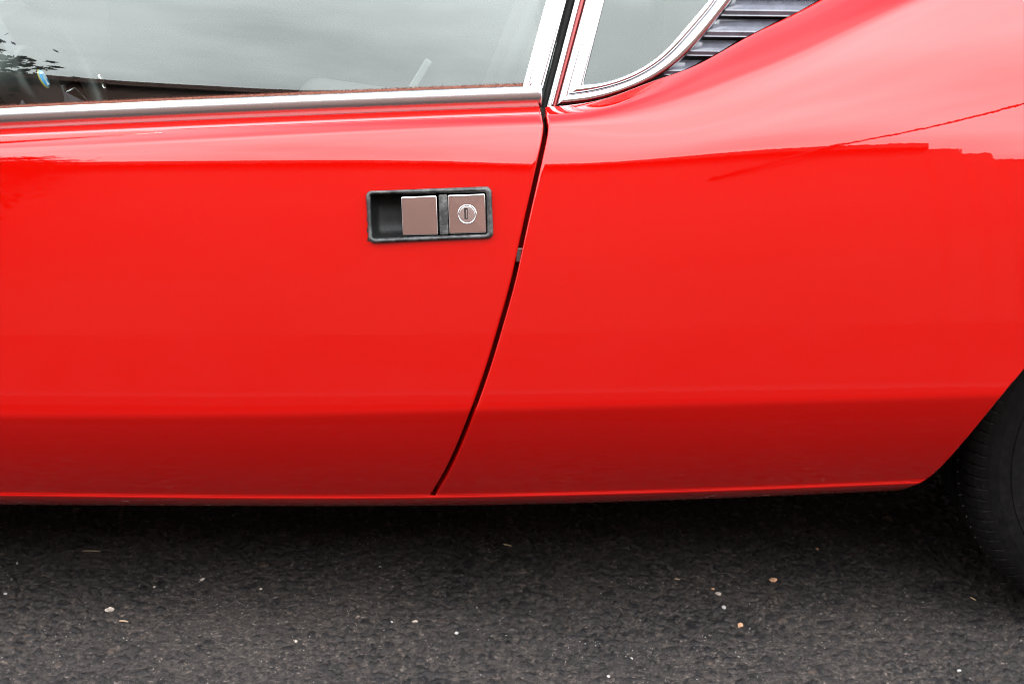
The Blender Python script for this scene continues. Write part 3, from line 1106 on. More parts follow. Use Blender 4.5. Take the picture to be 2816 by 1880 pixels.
# ---------------- door handle
def handle():
    c, n = surf_at(1182, 590)
    t1 = np.array([1.0, 0, 0]); t1 = t1 - n * (t1 @ n); t1 /= np.linalg.norm(t1)
    t2 = np.cross(n, t1)

    def hp(px, py, w=0.0):
        return on_plane(np.asarray(px, float), np.asarray(py, float), c + n * w, n)

    def C5(x, y):
        return np.array([960 + x / 4.517, 480 + y / 4.517])

    def rrect(q, rad, m=7):
        """rounded outline of a quad given tl,tr,br,bl (picture px)"""
        q = [np.array(p, float) for p in q]
        out = []
        for i in range(4):
            p, a, b = q[i], q[i - 1], q[(i + 1) % 4]
            da = (a - p) / np.linalg.norm(a - p); db = (b - p) / np.linalg.norm(b - p)
            for k in range(m):
                th = (k / (m - 1)) * math.pi / 2
                out.append(p + da * rad * (1 - math.sin(th)) + db * rad * (1 - math.cos(th)))
        return np.array(out)

    outer = [C5(205, 205), C5(1768, 146), C5(1795, 790), C5(246, 855)]
    inner = [C5(268, 248), C5(1702, 228), C5(1716, 736), C5(290, 790)]

    def quadmix(f):
        return [a + (b - a) * f for a, b in zip(outer, inner)]
    rings = []
    for f, w, rad in ((0.0, -0.002, 16), (0.0, 0.0012, 16), (0.06, 0.0030, 16), (0.2, 0.0044, 15), (0.42, 0.0051, 13), (0.65, 0.0047, 11), (0.85, 0.0034, 8), (0.97, 0.0012, 6), (1.0, -0.003, 5), (1.0, -0.024, 5)):
        o = rrect(quadmix(f), rad)
        rings.append(hp(o[:, 0], o[:, 1], w))
    G = np.array(rings)
    G = np.concatenate([G, G[:, :1]], 1)
    sub(grid('handle_surround', G, M['rubber'], None, True, flip=True), door)
    # the finger pocket: a dished floor
    rows = []
    for v in np.linspace(0, 1, 14):
        row = []
        for u in np.linspace(0, 1, 40):
            a = inner[0] + (inner[1] - inner[0]) * u; b = inner[3] + (inner[2] - inner[3]) * u
            p = a + (b - a) * v
            bowl = 0.024 - 0.011 * abs(2 * v - 1) ** 4 - 0.012 * max(0, 1 - u / 0.1) ** 2
            row.append(hp(p[0], p[1], -bowl))
        rows.append(row)
    sub(grid('finger_pocket', np.array(rows), M['pocket'], None, True), door)

    def plate(name, q, w, thick, mat, rad=3.0, crown=0.0006, nu=12, edge_r=0.0012):
        q = [np.array(p, float) for p in q]
        ol = rrect(q, rad, 5)
        cen = ol.mean(0)
        rings = [hp(ol[:, 0], ol[:, 1], w - thick)]
        for th in (0, 30, 60, 90):
            th = R_(th)
            k = 1 - (edge_r * (1 - math.cos(th))) / 0.022
            o = cen + (ol - cen) * k
            rings.append(hp(o[:, 0], o[:, 1], w - edge_r + edge_r * math.sin(th)))
        for f in (0.985, 0.95, 0.8, 0.6, 0.4, 0.2, 0.0):
            o = cen + (ol - cen) * (1 - edge_r / 0.022) * f
            rings.append(hp(o[:, 0], o[:, 1], w + crown * (1 - f * f)))
        G = np.array(rings); G = np.concatenate([G, G[:, :1]], 1)
        return sub(grid(name, G, mat, None, True, flip=True, weld=True), door)
    plate('pull_plate', [C5(645, 276), C5(1086, 259), C5(1106, 749), C5(666, 757)], 0.0026, 0.004, M['mirror'], crown=0.0003)
    plate('divider', [C5(1112, 246), C5(1220, 242), C5(1236, 748), C5(1128, 754)], 0.0016, 0.02, M['rubber'], rad=4, crown=0.0005)
    lq = [C5(1227, 252), C5(1690, 236), C5(1706, 724), C5(1246, 739)]
    plate('lock_plate', lq, 0.0024, 0.016, M['mirror'], crown=0.0008)
    # lock: rim ring, barrel face with key slot
    cc = C5(1466, 494)

    def ring(name, prof, mat, seg=40):
        # prof: (radius in picture px, height)
        G = []
        for r, w in prof:
            th = np.linspace(0, 2 * math.pi, seg + 1)
            G.append(hp(cc[0] + r * np.cos(th), cc[1] + r * 1.03 * np.sin(th), w))
        return sub(grid(name, np.array(G), mat, None, True, weld=True), door)
    ring('lock_rim', [(26.5, 0.002), (26.3, 0.0040), (25.8, 0.0047), (25.3, 0.0049), (23.7, 0.0049), (23.2, 0.0047), (22.7, 0.0040), (22.5, 0.0030)], M['chrome'])
    ring('lock_barrel', [(22.2, 0.0028), (22.1, 0.0038), (21.7, 0.0042), (21.0, 0.00425), (20.6, 0.00426), (12.0, 0.0043), (0.01, 0.00432)], M['steel'])

    def lbox(name, x0, x1, y0, y1, w0, w1, mat):
        a, b = C5(x0, y0), C5(x1, y1)
        V = [hp(x, y, w) for w in (w0, w1) for x, y in ((a[0], a[1]), (b[0], a[1]), (b[0] + 0.8, b[1]), (a[0] + 0.8, b[1]))]
        F = [(3, 2, 1, 0), (4, 5, 6, 7), (0, 1, 5, 4), (1, 2, 6, 5), (2, 3, 7, 6), (3, 0, 4, 7)]
        return sub(link(name, mesh_np(name, V, F), mat), door)
    lbox('key_slot', 1430, 1472, 418, 552, 0.0040, 0.0047, M['seal'])
    lbox('key_shutter', 1448, 1464, 432, 542, 0.0045, 0.0049, M['steel'])


handle()

# ---------------- what carries the body: sill underside, floor, roof, far side
b = box_bm((-0.93, 1.04, 0.205), (3.26, 1.52, 0.05))
M['under'] = simple('underseal', (0.05, 0.046, 0.043), 0.9, nscale=20, namt=0.3)
P_(bm_obj('floor_pan', b, M['under']))
# inner sill closing the gap between the skin and the floor
rows = []
px = np.linspace(-1390, 2400, 60)
bot = row_at(0, px)
rows = [bot + np.array([0, 0.045, 0.010]), bot + np.array([0, 0.14, 0.035]), bot + np.array([0, 0.30, 0.045])]
P_(grid('inner_sill', np.array(rows), M['under'], None, True))


# roof: follows the top of the side glass and crosses the car
def roof():
    L = GLG[-1]
    xs = np.linspace(-0.62, 1.05, 24)
    ytop = np.interp(xs, L[:, 0], L[:, 1]); ztop = np.interp(xs, L[:, 0], L[:, 2])
    rows = []
    for f in np.linspace(0, 1, 18):
        y = ytop + (1.80 - 2 * ytop) * f
        z = ztop + 0.05 * (1 - (2 * f - 1) ** 4)
        rows.append(np.stack([xs, y, z], -1))
    G = np.array(rows)
    low = G - np.array([0, 0, 0.03])
    P_(grid('roof', G, M['paint'], None, True))
    P_(grid('headlining', low, M['vinyl'], None, True, flip=True))
    return ytop[0], ztop[0]


ry, rz = roof()
# far side: mirrored lower body, window line, pillars
b = box_bm((0.15, 1.78, 0.44), (5.4, 0.06, 0.54), 0.02)
P_(bm_obj('far_side_body', b, M['paint'], smooth=False))
b = box_bm((-0.2, 1.735, 0.47), (1.7, 0.03, 0.46), 0.012)
M['card'] = simple('door_card_cloth', (0.009, 0.008, 0.008), 0.95, nscale=60, namt=0.3, spec=0.08)
P_(bm_obj('far_door_card', b, M['card']))
for (x0, z0, x1, z1) in ((-1.15, 0.72, -0.55, rz), (0.08, 0.70, 0.20, rz), (0.95, 0.72, 1.02, rz)):
    P_(bm_obj('far_pillar', tube_bm([(x0, 1.74, z0), (x1, 1.62, z1)], 0.03, 8), M['vinyl'], smooth=True))
# windscreen, its pillar and the cowl
wsx0, wsx1 = -1.22, -0.60
ys = np.linspace(0.10, 1.74, 16)
rows = []
for f in np.linspace(0, 1, 12):
    x = wsx0 + (wsx1 - wsx0) * f
    bow = -0.16 * (1 - ((ys - 0.92) / 0.82) ** 2) * (1 - 0.4 * f)
    y = 0.92 + (ys - 0.92) * (1 - 0.14 * f)
    rows.append(np.stack([x + bow, y, np.full_like(ys, 0.74 + (rz - 0.74) * f)], -1))
P_(grid('windscreen', np.array(rows), M['glass'], None, True))
P_(bm_obj('windscreen_pillar', tube_bm([(wsx0 - 0.02, 0.07, 0.70), (-0.9, 0.13, 0.92), (wsx1, 0.21, rz)], 0.020, 10), M['chrome'], smooth=True))
b = box_bm((-1.55, 0.92, 0.68), (0.75, 1.66, 0.10), 0.03)
P_(bm_obj('cowl', b, M['paint']))

# ---------------- interior
dash = bm_obj('dashboard', box_bm((-1.08, 0.92, 0.62), (0.34, 1.56, 0.26), 0.05, seg=3), M['vinyl'])
P_(dash)
binn = bm_obj('instrument_binnacle', box_bm((-0.98, 0.45, 0.70), (0.20, 0.44, 0.14), 0.035, Matrix.Rotation(R_(-14), 3, 'Y'), 3), M['vinyl'])
P_(binn)
con = bm_obj('centre_console', box_bm((-0.42, 0.93, 0.30), (1.3, 0.26, 0.26), 0.03, Matrix.Rotation(R_(6), 3, 'Y'), 2), M['carpet'])
P_(con)


def at_y(px, py, y):
    d = rays(px, py)
    return CAM + d * ((y - CAM[1]) / d[1])


def steering_wheel():
    hubc = at_y(82, 236, 0.40)
    root = P_(empty('steering_wheel', (0, 0, 0)))
    root.matrix_parent_inverse = CARM
    axis = Vector((0.90, -0.08, 0.43)).normalized()      # points at the driver
    q = axis.to_track_quat('Z', 'Y').to_matrix()

    def place(b):
        bmesh.ops.rotate(b, matrix=q, verts=b.verts)
        bmesh.ops.translate(b, vec=hubc, verts=b.verts)
        return b

    def put(name, b, mat, smooth=True):
        o = bm_obj(name, place(b), mat, None, smooth)
        o.parent = root
        return o
    # rim
    b = bmesh.new()
    rr, tr_ = 0.178, 0.0145
    rings = []
    for i in range(64):
        t = 2 * math.pi * i / 64
        rings.append([b.verts.new(((rr + tr_ * math.cos(a)) * math.cos(t), (rr + tr_ * math.cos(a)) * math.sin(t), 0.012 + tr_ * math.sin(a))) for a in [2 * math.pi * k / 12 for k in range(12)]])
    for i in range(64):
        for k in range(12):
            b.faces.new((rings[i][k], rings[i][(k + 1) % 12], rings[(i + 1) % 64][(k + 1) % 12], rings[(i + 1) % 64][k]))
    put('wheel_rim', b, M['vinyl'])
    for ang in (90, 210, 330):
        t = R_(ang)
        b = box_bm((0.105, 0, 0.004), (0.15, 0.034, 0.004), 0.0015)
        bmesh.ops.rotate(b, matrix=Matrix.Rotation(t, 3, 'Z'), verts=b.verts)
        put('spoke', b, M['louvre'], False)

    def disc(prof, sx=1, sy=1, seg=48):
        b = bmesh.new()
        vs_ = [[b.verts.new((r * sx * math.cos(2 * math.pi * k / seg), r * sy * math.sin(2 * math.pi * k / seg), z)) for k in range(seg)] for r, z in prof]
        for i in range(len(vs_) - 1):
            for k in range(seg):
                b.faces.new((vs_[i][k], vs_[i][(k + 1) % seg], vs_[i + 1][(k + 1) % seg], vs_[i + 1][k]))
        b.faces.new(vs_[-1])
        return b
    put('hub_pad', disc([(0.058, -0.02), (0.058, 0.012), (0.054, 0.020), (0.045, 0.023), (0.0285, 0.023)]), M['vinyl'])
    put('badge_ring', disc([(0.0128, 0.022), (0.0128, 0.0245), (0.0120, 0.0250)], 0.85, 1.15), M['yellow'])
    put('badge', disc([(0.0119, 0.0245), (0.0118, 0.0256)], 0.85, 1.15), M['blue'])
    # emblem: pale bar with a crook and a pale band, on the blue oval
    for (cx_, cy_, sx_, sy_) in ((0.0, -0.004, 0.0044, 0.021), (0.0045, 0.0055, 0.012, 0.0040), (0.009, 0.0015, 0.0034, 0.008), (0.0, 0.0155, 0.017, 0.0046), (0.0, -0.0165, 0.012, 0.0040)):
        put('emblem_bar', box_bm((cx_ * 0.57, cy_ * 0.57, 0.0262), (sx_ * 0.57, sy_ * 0.57, 0.001)), M['white'], False)
    b = tube_bm([(0, 0, -0.02), (0, 0, -0.26)], 0.024, 12)
    put('column', b, M['vinyl'])


steering_wheel()
# gear lever gate with bright outline, knobs and a stalk, seen low through the glass
g0, g1, g2 = at_y(180, 256, 0.62), at_y(206, 242, 0.66), at_y(247, 283, 0.66)
P_(bm_obj('console_trim', tube_bm([tuple(g0), tuple(g1), tuple(g2)], 0.0016, 6), M['steel'], smooth=True))
for i, (qx, qy) in enumerate(((275, 221), (284, 247))):
    p = at_y(qx, qy, 0.72)
    b = bmesh.new()
    bmesh.ops.create_uvsphere(b, u_segments=14, v_segments=8, radius=0.0075)
    bmesh.ops.scale(b, vec=(0.8, 0.8, 1.3), verts=b.verts)
    bmesh.ops.translate(b, vec=p, verts=b.verts)
    P_(bm_obj('dash_knob', b, M['mirror'], smooth=True))
for (qx0, qy0, qx1, qy1, y, r) in ((228, 200, 275, 288, 0.60, 0.011), (168, 236, 180, 290, 0.50, 0.006)):
    P_(bm_obj('control_lever', tube_bm([tuple(at_y(qx0, qy0, y)), tuple(at_y(qx1, qy1, y))], r, 10), M['vinyl'], smooth=True))


def seat(yc, xoff=0.0):
    root = P_(empty('seat', (0, 0, 0)))
    root.matrix_parent_inverse = CARM
    q = Matrix.Rotation(R_(-8), 3, 'Y')
    for nm, c, s, a in (('seat_cushion', (-0.22 + xoff, yc, 0.38), (0.52, 0.46, 0.14), 8), ('seat_back', (0.06 + xoff, yc, 0.62), (0.12, 0.44, 0.50), 22), ('headrest', (0.155 + xoff, yc, 0.92), (0.08, 0.26, 0.13), 20)):
        o = bm_obj(nm, box_bm(c, s, 0.045, Matrix.Rotation(R_(a), 3, 'Y'), 4), M['vinyl'], smooth=True)
        o.parent = root


seat(0.48)
seat(1.36)
P_(bm_obj('rear_bulkhead', box_bm((0.36, 0.98, 0.50), (0.04, 1.3, 0.52), 0.01), M['carpet']))
# perforated seat-belt stalk standing by the seat
sp0, sp1 = at_y(1133, 243, 0.22), at_y(1180, 166, 0.22)
dv = Vector(sp1 - sp0)
st = box_bm((0, 0, 0), (0.010, 0.004, dv.length), 0.0018)
bmesh.ops.rotate(st, matrix=Vector((0, 0, 1)).rotation_difference(dv).to_matrix(), verts=st.verts)
bmesh.ops.translate(st, vec=(sp0 + sp1) / 2, verts=st.verts)
P_(bm_obj('belt_stalk', st, M['stalk']))


# ---------------- rear wheel
def wheel():
    X0, Y0, Z0, R, W = 0.908, 0.070, GZ + 0.291, 0.291, 0.245
    fs = R / 0.322
    root = P_(empty('rear_wheel', (0, 0, 0)))
    root.matrix_parent_inverse = CARM
    NS = 100
    sub_ = 10
    # (y across, radius, sipe depth)
    prof = [(0.020, 0.195, 0), (0.006, 0.205, 0), (0.000, 0.222, 0), (-0.004, 0.240, 0), (-0.005, 0.254, 0), (-0.0035, 0.2555, 0), (-0.0045, 0.257, 0), (-0.003, 0.272, 0), (0.001, 0.285, 0), (0.006, 0.296, 0.0012), (0.012, 0.3045, 0.0028), (0.020, 0.3110, 0.0035), (0.030, 0.3158, 0.0035), (0.040, 0.3182, 0.003), (0.043, 0.3186, 0), (0.0445, 0.3120, 0), (0.0505, 0.3120, 0), (0.052, 0.3195, 0), (0.056, 0.3200, 0.003), (0.075, 0.3212, 0.003), (0.085, 0.3214, 0), (0.0865, 0.3140, 0), (0.0955, 0.3140, 0), (0.097, 0.3216, 0), (0.122, 0.3220, 0), (0.148, 0.3216, 0), (0.1495, 0.3140, 0), (0.1585, 0.3140, 0), (0.160, 0.3214, 0), (0.19, 0.3200, 0.003), (0.193, 0.3195, 0), (0.1945, 0.3120, 0), (0.2005, 0.3120, 0), (0.202, 0.3186, 0.003), (0.225, 0.311, 0.0035), (0.239, 0.296, 0.001), (0.246, 0.270, 0), (0.248, 0.24, 0), (0.24, 0.205, 0), (0.225, 0.195, 0)]
    na = NS * sub_
    G = np.zeros((len(prof), na + 1, 3))
    for i, (y, r, sd) in enumerate(prof):
        k = np.arange(na + 1)
        skew = 0.45 * (y / 0.04) if y < 0.06 else 0.0
        ph = (k + skew * sub_ * 0.5) % sub_
        rr = r * fs - 1.5 * sd * (np.round(ph).astype(int) % sub_ == 0)
        th = 2 * math.pi * k / na
        G[i, :, 0] = X0 + rr * np.cos(th); G[i, :, 1] = Y0 + y; G[i, :, 2] = Z0 + rr * np.sin(th)
    G[:, :, 2] = np.maximum(G[:, :, 2], GZ + 0.003)
    t = grid('tyre', G, M['tyre'], None, False)
    t.parent = root
    # pale tabs along the tread groove: glints put into their colour
    V, F = [], []
    for k in range(NS):
        th = 2 * math.pi * (k + 0.35) / NS
        for (yy, r0) in ((0.0475, 0.3155),):
            n0 = len(V)
            for dy, dr, dt in ((-0.0022, 0, -0.004), (0.0022, 0, -0.004), (0.0022, 0, 0.004), (-0.0022, 0, 0.004), (0, 0.0058, 0)):
                a = th + dt
                V.append((X0 + (r0 * fs + dr) * math.cos(a), Y0 + yy + dy, Z0 + (r0 * fs + dr) * math.sin(a)))
            F += [(n0, n0 + 1, n0 + 4), (n0 + 1, n0 + 2, n0 + 4), (n0 + 2, n0 + 3, n0 + 4), (n0 + 3, n0, n0 + 4)]
    nb = link('tread_glint', mesh_np('tread_glint', V, F), simple('glint_grey', (0.10, 0.10, 0.097), 0.7, nscale=200, namt=0.3))
    nb.parent = root
    nb['kind'] = 'stuff'
    # rim dish and spokes
    rp = [(0.018, 0.196), (0.006, 0.194), (0.004, 0.186), (0.02, 0.178), (0.07, 0.172), (0.085, 0.12), (0.055, 0.07), (0.035, 0.055), (0.03, 0.0)]
    th = np.linspace(0, 2 * math.pi, 73)
    G = np.array([[(X0 + r * fs * math.cos(a), Y0 + y, Z0 + r * fs * math.sin(a)) for a in th] for (y, r) in rp])
    o = grid('rim', G, M['alloy'], None, True)
    o.parent = root
    for k in range(5):
        a = 2 * math.pi * k / 5
        b = box_bm((0.115, 0.045, 0), (0.13, 0.03, 0.05), 0.008)
        bmesh.ops.rotate(b, matrix=Matrix.Rotation(-a, 3, 'Y'), verts=b.verts)
        bmesh.ops.translate(b, vec=(X0, Y0, Z0), verts=b.verts)
        o = bm_obj('spoke', b, M['alloy'])
        o.parent = root
    # wheel housing
    th = np.linspace(R_(-10), R_(190), 44)
    G = np.array([[(X0 + r * math.cos(a), y, Z0 + r * math.sin(a)) for a in th] for (y, r) in ((0.10, 0.345), (0.36, 0.345), (0.37, 0.1))])
    P_(grid('wheel_housing', G, M['black'], None, True, flip=True))


wheel()
# inner fender wall in front of the wheel, so that no daylight shows past the sill
P_(bm_obj('inner_fender', box_bm((0.45, 0.62, 0.34), (0.05, 1.0, 0.26), 0.01), M['black']))
P_(bm_obj('rear_body', box_bm((1.66, 1.05, 0.49), (1.92, 1.4, 0.62), 0.04), M['black']))
FR = row_at(NR - 1, np.array([-1390.0]))[0]


# ------------------------------------------------------------------ grit and litter on the asphalt
def ground_at(px, py):
    d = rays(px, py)
    p = CAM + d * ((GZ + 0.004 - CAM[2]) / d[2])
    return p


def pebble(name, px, py, r, mat, flat=0.5, seed=0, hole=False):
    p = ground_at(px, py)
    b = bmesh.new()
    bmesh.ops.create_icosphere(b, subdivisions=2, radius=1)
    rr = random.Random(seed)
    o1 = Vector((rr.random() * 9, rr.random() * 9, rr.random() * 9))
    from mathutils import noise as mn
    for v in b.verts:
        k = 1 + 0.38 * mn.noise(v.co * 1.5 + o1) + 0.15 * mn.noise(v.co * 3.5 + o1)
        v.co = Vector((v.co.x * r * k * rr.uniform(0.97, 1.03), v.co.y * r * 0.8 * k, v.co.z * r * flat * k))
        if hole:
            q = math.hypot(v.co.x, v.co.y) / r
            if q < 0.5 and v.co.z > 0:
                v.co.z *= 0.15
    bmesh.ops.rotate(b, matrix=Matrix.Rotation(rr.random() * 6, 3, 'Z'), verts=b.verts)
    o = bm_obj(name, b, mat, smooth=False)
    o.location = (p[0], p[1], GZ + gz(p[0], p[1]) + r * flat * 0.55)
    return o


def twig(px0, py0, px1, py1, r, mat, label):
    a, b_ = ground_at(px0, py0), ground_at(px1, py1)
    pts = []
    m = (a + b_) / 2
    zz = max(gz(a[0], a[1]), gz(b_[0], b_[1]), gz(m[0], m[1])) + r * 0.8
    for f in np.linspace(0, 1, 5):
        q = a + (b_ - a) * f
        pts.append((q[0] - m[0], q[1] - m[1] + 0.0012 * math.sin(f * 3), 0))
    o = bm_obj('twig', tube_bm(pts, [r * 0.7, r, r, r * 0.9, r * 0.5], 6), mat, smooth=True)
    o.location = (m[0], m[1], GZ + zz)
    tag(o, label, 'twig', 'dry twigs on the asphalt')


M['pale'] = simple('pale_grit', (0.42, 0.35, 0.30), 0.8, nscale=300, namt=0.35)
M['whitegrit'] = simple('white_grit', (0.38, 0.36, 0.34), 0.7, nscale=300, namt=0.2)
M['tan'] = simple('tan_grit', (0.48, 0.27, 0.16), 0.8, nscale=300, namt=0.35)
M['straw'] = simple('dry_twig', (0.45, 0.32, 0.20), 0.75, nscale=200, namt=0.3)
PEB = [
    (302, 1681, 0.0085, 'pale', 'largest pale crumb, hollow in the middle, on the asphalt at lower left', True),
    (557, 1593, 0.0058, 'pale', 'small pinkish pale stone on the asphalt left of the smooth patch', False),
    (425, 1611, 0.0036, 'pale', 'tiny pink grit stone just above the hollow pale crumb', False),
    (717, 1618, 0.0036, 'pale', 'tiny pale stone right of the pinkish stone on the asphalt', False),
    (15, 1630, 0.0040, 'whitegrit', 'white stone chip at the far left edge of the asphalt', False),
    (812, 1763, 0.0045, 'pale', 'pale stone chip low on the asphalt left of the middle', False),
    (1142, 1713, 0.0052, 'pale', 'cream stone chip on the asphalt beside a smaller white one', False),
    (1077, 1708, 0.0034, 'whitegrit', 'small white chip left of the cream stone chip', False),
    (1255, 1744, 0.0046, 'whitegrit', 'flat white chip at the middle of the asphalt foreground', False),
    (2126, 1601, 0.0080, 'tan', 'largest orange tan stone on the asphalt under the rear fender', False),
    (1975, 1634, 0.0065, 'pale', 'pale angular stone left of the largest tan stone', False),
    (1990, 1671, 0.0058, 'whitegrit', 'white stone with greenish side below the pale angular stone', False),
    (2035, 1717, 0.0068, 'tan', 'orange brown stone lowest of the coloured stones at right', False),
    (1961, 1618, 0.0036, 'tan', 'tiny tan chip just above the pale angular stone', False),
    (2247, 1506, 0.0045, 'tan', 'faint tan stone in the shade below the rear sill', False),
    (1735, 1810, 0.0042, 'whitegrit', 'white chip near the bottom edge right of the middle', False),
    (1673, 1862, 0.0040, 'whitegrit', 'white chip closest to the bottom edge of the asphalt', False),
    (2637, 1846, 0.0042, 'whitegrit', 'greenish white chip at the lower right of the asphalt', False),
    (47, 1547, 0.0034, 'whitegrit', 'small white chip in the shade at the left edge', False),
    (1046, 1558, 0.0036, 'whitegrit', 'small white chip in the shade below the door edge', False),
]
for i, (qx, qy, r, mt, lb, hole) in enumerate(PEB):
    o = pebble('stone_chip', qx, qy, r * 0.78, M[mt], 0.5, 40 + i, hole)
    tag(o, lb, 'stone', 'loose stone chips on the asphalt')
twig(328, 1711, 353, 1714, 0.0012, M['straw'], 'short straw coloured twig below the hollow pale crumb')
twig(226, 1517, 275, 1518, 0.0008, M['straw'], 'thin reddish twig lying in the shade at left')
twig(1382, 1497, 1407, 1502, 0.0011, M['straw'], 'short tan twig in the shade under the door edge')
twig(2668, 1645, 2683, 1654, 0.0011, M['straw'], 'pale curved twig beside the rear tyre')
twig(1855, 1590, 1875, 1595, 0.0010, M['straw'], 'short orange twig on the asphalt left of the tan stones')


def grit():
    r = np.random.default_rng(5)
    V, F = [], []
    tet = np.array([(1, 0, -0.3), (-0.5, 0.87, -0.3), (-0.5, -0.87, -0.3), (0.1, 0.1, 0.9)])
    n = 6500
    cl = r.random((90, 2)) * [2.3, 0.75] + [-1.1, -0.15]
    for k in range(n):
        if k % 3 == 0:
            x, y = cl[int(r.integers(90))] + r.normal(0, 0.018, 2)
        else:
            x, y = r.random() * 2.4 - 1.15, r.random() * 0.85 - 0.20
        s = 0.00035 + 0.0009 * r.random() ** 4
        a = r.random() * 6.28
        rot = np.array([[math.cos(a), -math.sin(a), 0], [math.sin(a), math.cos(a), 0], [0, 0, 1]])
        q = tet @ rot.T * s * (0.7 + 0.6 * r.random((4, 1))) + np.array([x, y, gz(x, y) + s * 0.3])
        m = len(V)
        V += list(q)
        F += [(m, m + 1, m + 3), (m + 1, m + 2, m + 3), (m + 2, m, m + 3), (m, m + 2, m + 1)]
    o = link('grit', mesh_np('grit', V, F), M['whitegrit'])
    o.location.z = GZ
    tag(o, 'fine white grit scattered over the dark asphalt', 'grit', kind='stuff')


grit()

# ------------------------------------------------------------------ the street behind the photographer (mirrored in paint, glass and chrome)
M['stucco'] = simple('brown_stucco', (0.155, 0.088, 0.074), 0.9, nscale=0.5, namt=0.22, bscale=60, bstr=0.3, bdist=0.01)
M['roofing'] = simple('dark_roofing', (0.06, 0.055, 0.055), 0.9, nscale=10, namt=0.2)
M['winglass'] = simple('far_window_glass', (0.16, 0.095, 0.08), 0.5, nscale=3, namt=0.1)
M['bark'] = simple('bark', (0.07, 0.055, 0.045), 0.9, nscale=30, namt=0.3)
M['leaf'] = simple('leaf', (0.045, 0.075, 0.03), 0.6, nscale=3, namt=0.3)
M['cable'] = simple('cable_black', (0.02, 0.02, 0.02), 0.6, nscale=20, namt=0.2)
M['wood'] = simple('pole_wood', (0.11, 0.085, 0.065), 0.9, nscale=12, namt=0.25)
M['kerb'] = simple('kerb_concrete', (0.05, 0.045, 0.042), 0.9, nscale=6, namt=0.12)

BY = -9.0      # face of the building
bld = empty('street_building', (0, BY, GZ))
tag(bld, 'brown stucco building with stepped parapet mirrored in the car paint', 'building')


def bpart(name, c, s, mat, bev=0.0, parent=None):
    o = bm_obj(name, box_bm((0, 0, 0), s, bev), mat)
    o.location = c
    o.parent = parent or bld
    return o


BH = 5.72
wall = bpart('wall', (-11.2, -4, BH / 2), (27.7, 8, BH), M['stucco'])
M['dimming_plinth'] = simple('plinth_dimmer', (0.10, 0.062, 0.054), 0.9, nscale=1.2, namt=0.3)
bpart('dimming_plinth', (-1.0, 0.01, 0.55), (44, 0.14, 1.1), M['dimming_plinth'])  # added dark base, deepens the door's reflection towards the crease
bpart('parapet', (-11.2, -3.95, BH + 0.09), (27.8, 8.2, 0.18), M['stucco'], 0.02)
bpart('roof_step', (2.83, -4, (BH + 0.04) / 2), (0.34, 7.9, BH + 0.04), M['stucco'])
bpart('roof_step', (3.15, -4, (BH - 0.12) / 2), (0.28, 7.8, BH - 0.12), M['stucco'])
bpart('low_wing', (12.0, -4, 5.42 / 2), (17.4, 7.6, 5.42), M['stucco'])
pv = link('far_pavement', None or mesh_np('far_pavement', [(x, y, z) for z in (-0.02, 0.12) for (x, y) in ((-60, -9), (60, -9), (60, -6.8), (-60, -6.8))], [(3, 2, 1, 0), (4, 5, 6, 7), (0, 1, 5, 4), (1, 2, 6, 5), (2, 3, 7, 6), (3, 0, 4, 7)]), M['kerb'])
pv.location.z = GZ
tag(pv, kind='structure')


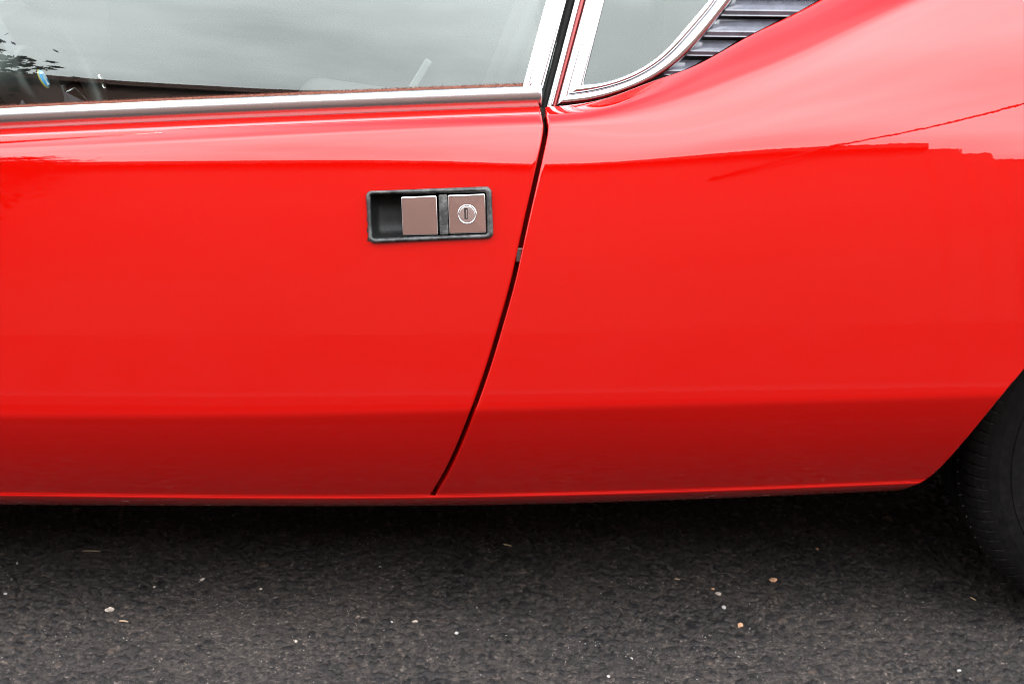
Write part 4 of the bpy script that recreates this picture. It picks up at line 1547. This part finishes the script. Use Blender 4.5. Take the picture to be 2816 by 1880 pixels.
def tree(x, y, h, cr, seed, label):
    root = empty('street_tree', (x, y, GZ))
    tag(root, label, 'tree')
    r = random.Random(seed)
    b = tube_bm([(0, 0, 0), (0.05, 0.03, h * 0.3), (-0.05, 0.05, h * 0.55), (0.05, 0, h * 0.85)], [0.16, 0.13, 0.09, 0.03], 9)
    ends = []
    for k in range(14):
        t = h * r.uniform(0.4, 0.8)
        a = r.random() * 6.28
        L = cr * r.uniform(0.6, 1.05)
        e = Vector((math.cos(a) * L, math.sin(a) * L, t + L * r.uniform(0.15, 0.7)))
        m = Vector((math.cos(a) * L * 0.5, math.sin(a) * L * 0.5, t + L * 0.15))
        tube_bm([(0, 0, t), m, e], [0.05, 0.03, 0.01], 6, b)
        ends += [e, (m + e) / 2, m * 0.4 + e * 0.6]
    o = bm_obj('trunk', b, M['bark'], root, True)
    V, F = [], []
    for e in ends:
        cl = r.uniform(0.28, 0.5)
        for k in range(150):
            d = Vector((r.gauss(0, 1), r.gauss(0, 1), r.gauss(0, 0.7))) * cl * 0.6
            c = e + d
            s = r.uniform(0.05, 0.09)
            u = Vector((r.gauss(0, 1), r.gauss(0, 1), r.gauss(0, 1))).normalized() * s
            w = u.orthogonal().normalized() * s * 0.5
            n0 = len(V)
            V += [c - u, c + w, c + u, c - w]
            F.append((n0, n0 + 1, n0 + 2, n0 + 3))
    link('crown', mesh_np('crown', V, F), M['leaf'], root)
    return root


tree(-5.9, -7.7, 7.3, 1.35, 4, 'leafy street tree mirrored at the left end of the window')


def wire(p0, p1, sag, r, label):
    pts = []
    for f in np.linspace(0, 1, 20):
        p = np.array(p0) + (np.array(p1) - np.array(p0)) * f
        pts.append((p[0], p[1], p[2] - sag * 4 * f * (1 - f)))
    o = bm_obj('overhead_cable', tube_bm(pts, r, 6), M['cable'], smooth=True)
    tag(o, label, 'cable', 'overhead cables mirrored in the rear fender')


wire((0.9, -8.98, 4.95), (8.0, -7.6, 11.6), 0.12, 0.034, 'thick overhead cable mirrored as a red line across the rear fender')
wire((3.6, -8.98, 5.6), (8.0, -7.6, 7.6), 0.10, 0.03, 'lower thin overhead cable mirrored at the fender edge')
pole = empty('utility_pole', (8.05, -7.6, GZ))
tag(pole, 'wooden utility pole carrying the overhead cables across the street', 'pole')
bm_obj('post', tube_bm([(0, 0, 0), (0, 0, 12.0)], [0.15, 0.10], 12), M['wood'], pole, True)
bm_obj('crossarm', box_bm((0, 0, 11.6), (1.8, 0.12, 0.12), 0.01), M['wood'], pole)

# ------------------------------------------------------------------ a dark wall added beyond the car to block brightness through the windows
M['brick'] = simple('dark_brick', (0.10, 0.065, 0.05), 0.9, nscale=6, namt=0.3, bscale=40, bstr=0.3, bdist=0.01)
bw = empty('blocking_wall', (0, 4.6, GZ))
tag(bw, 'dark brown wall added beyond the car to block the bright background', 'wall')
bpart('wall', (0, 0.15, 1.5), (26, 0.3, 3.0), M['brick'], parent=bw)
bpart('coping', (0, 0.15, 3.05), (26.2, 0.4, 0.10), M['kerb'], 0.01, parent=bw)




# ------------------------------------------------------------------ lift everything so that the road lies at z = 0
for o in scene.objects:
    if o.parent is None and o.type not in ('CAMERA', 'LIGHT'):
        o.location.z += LIFT
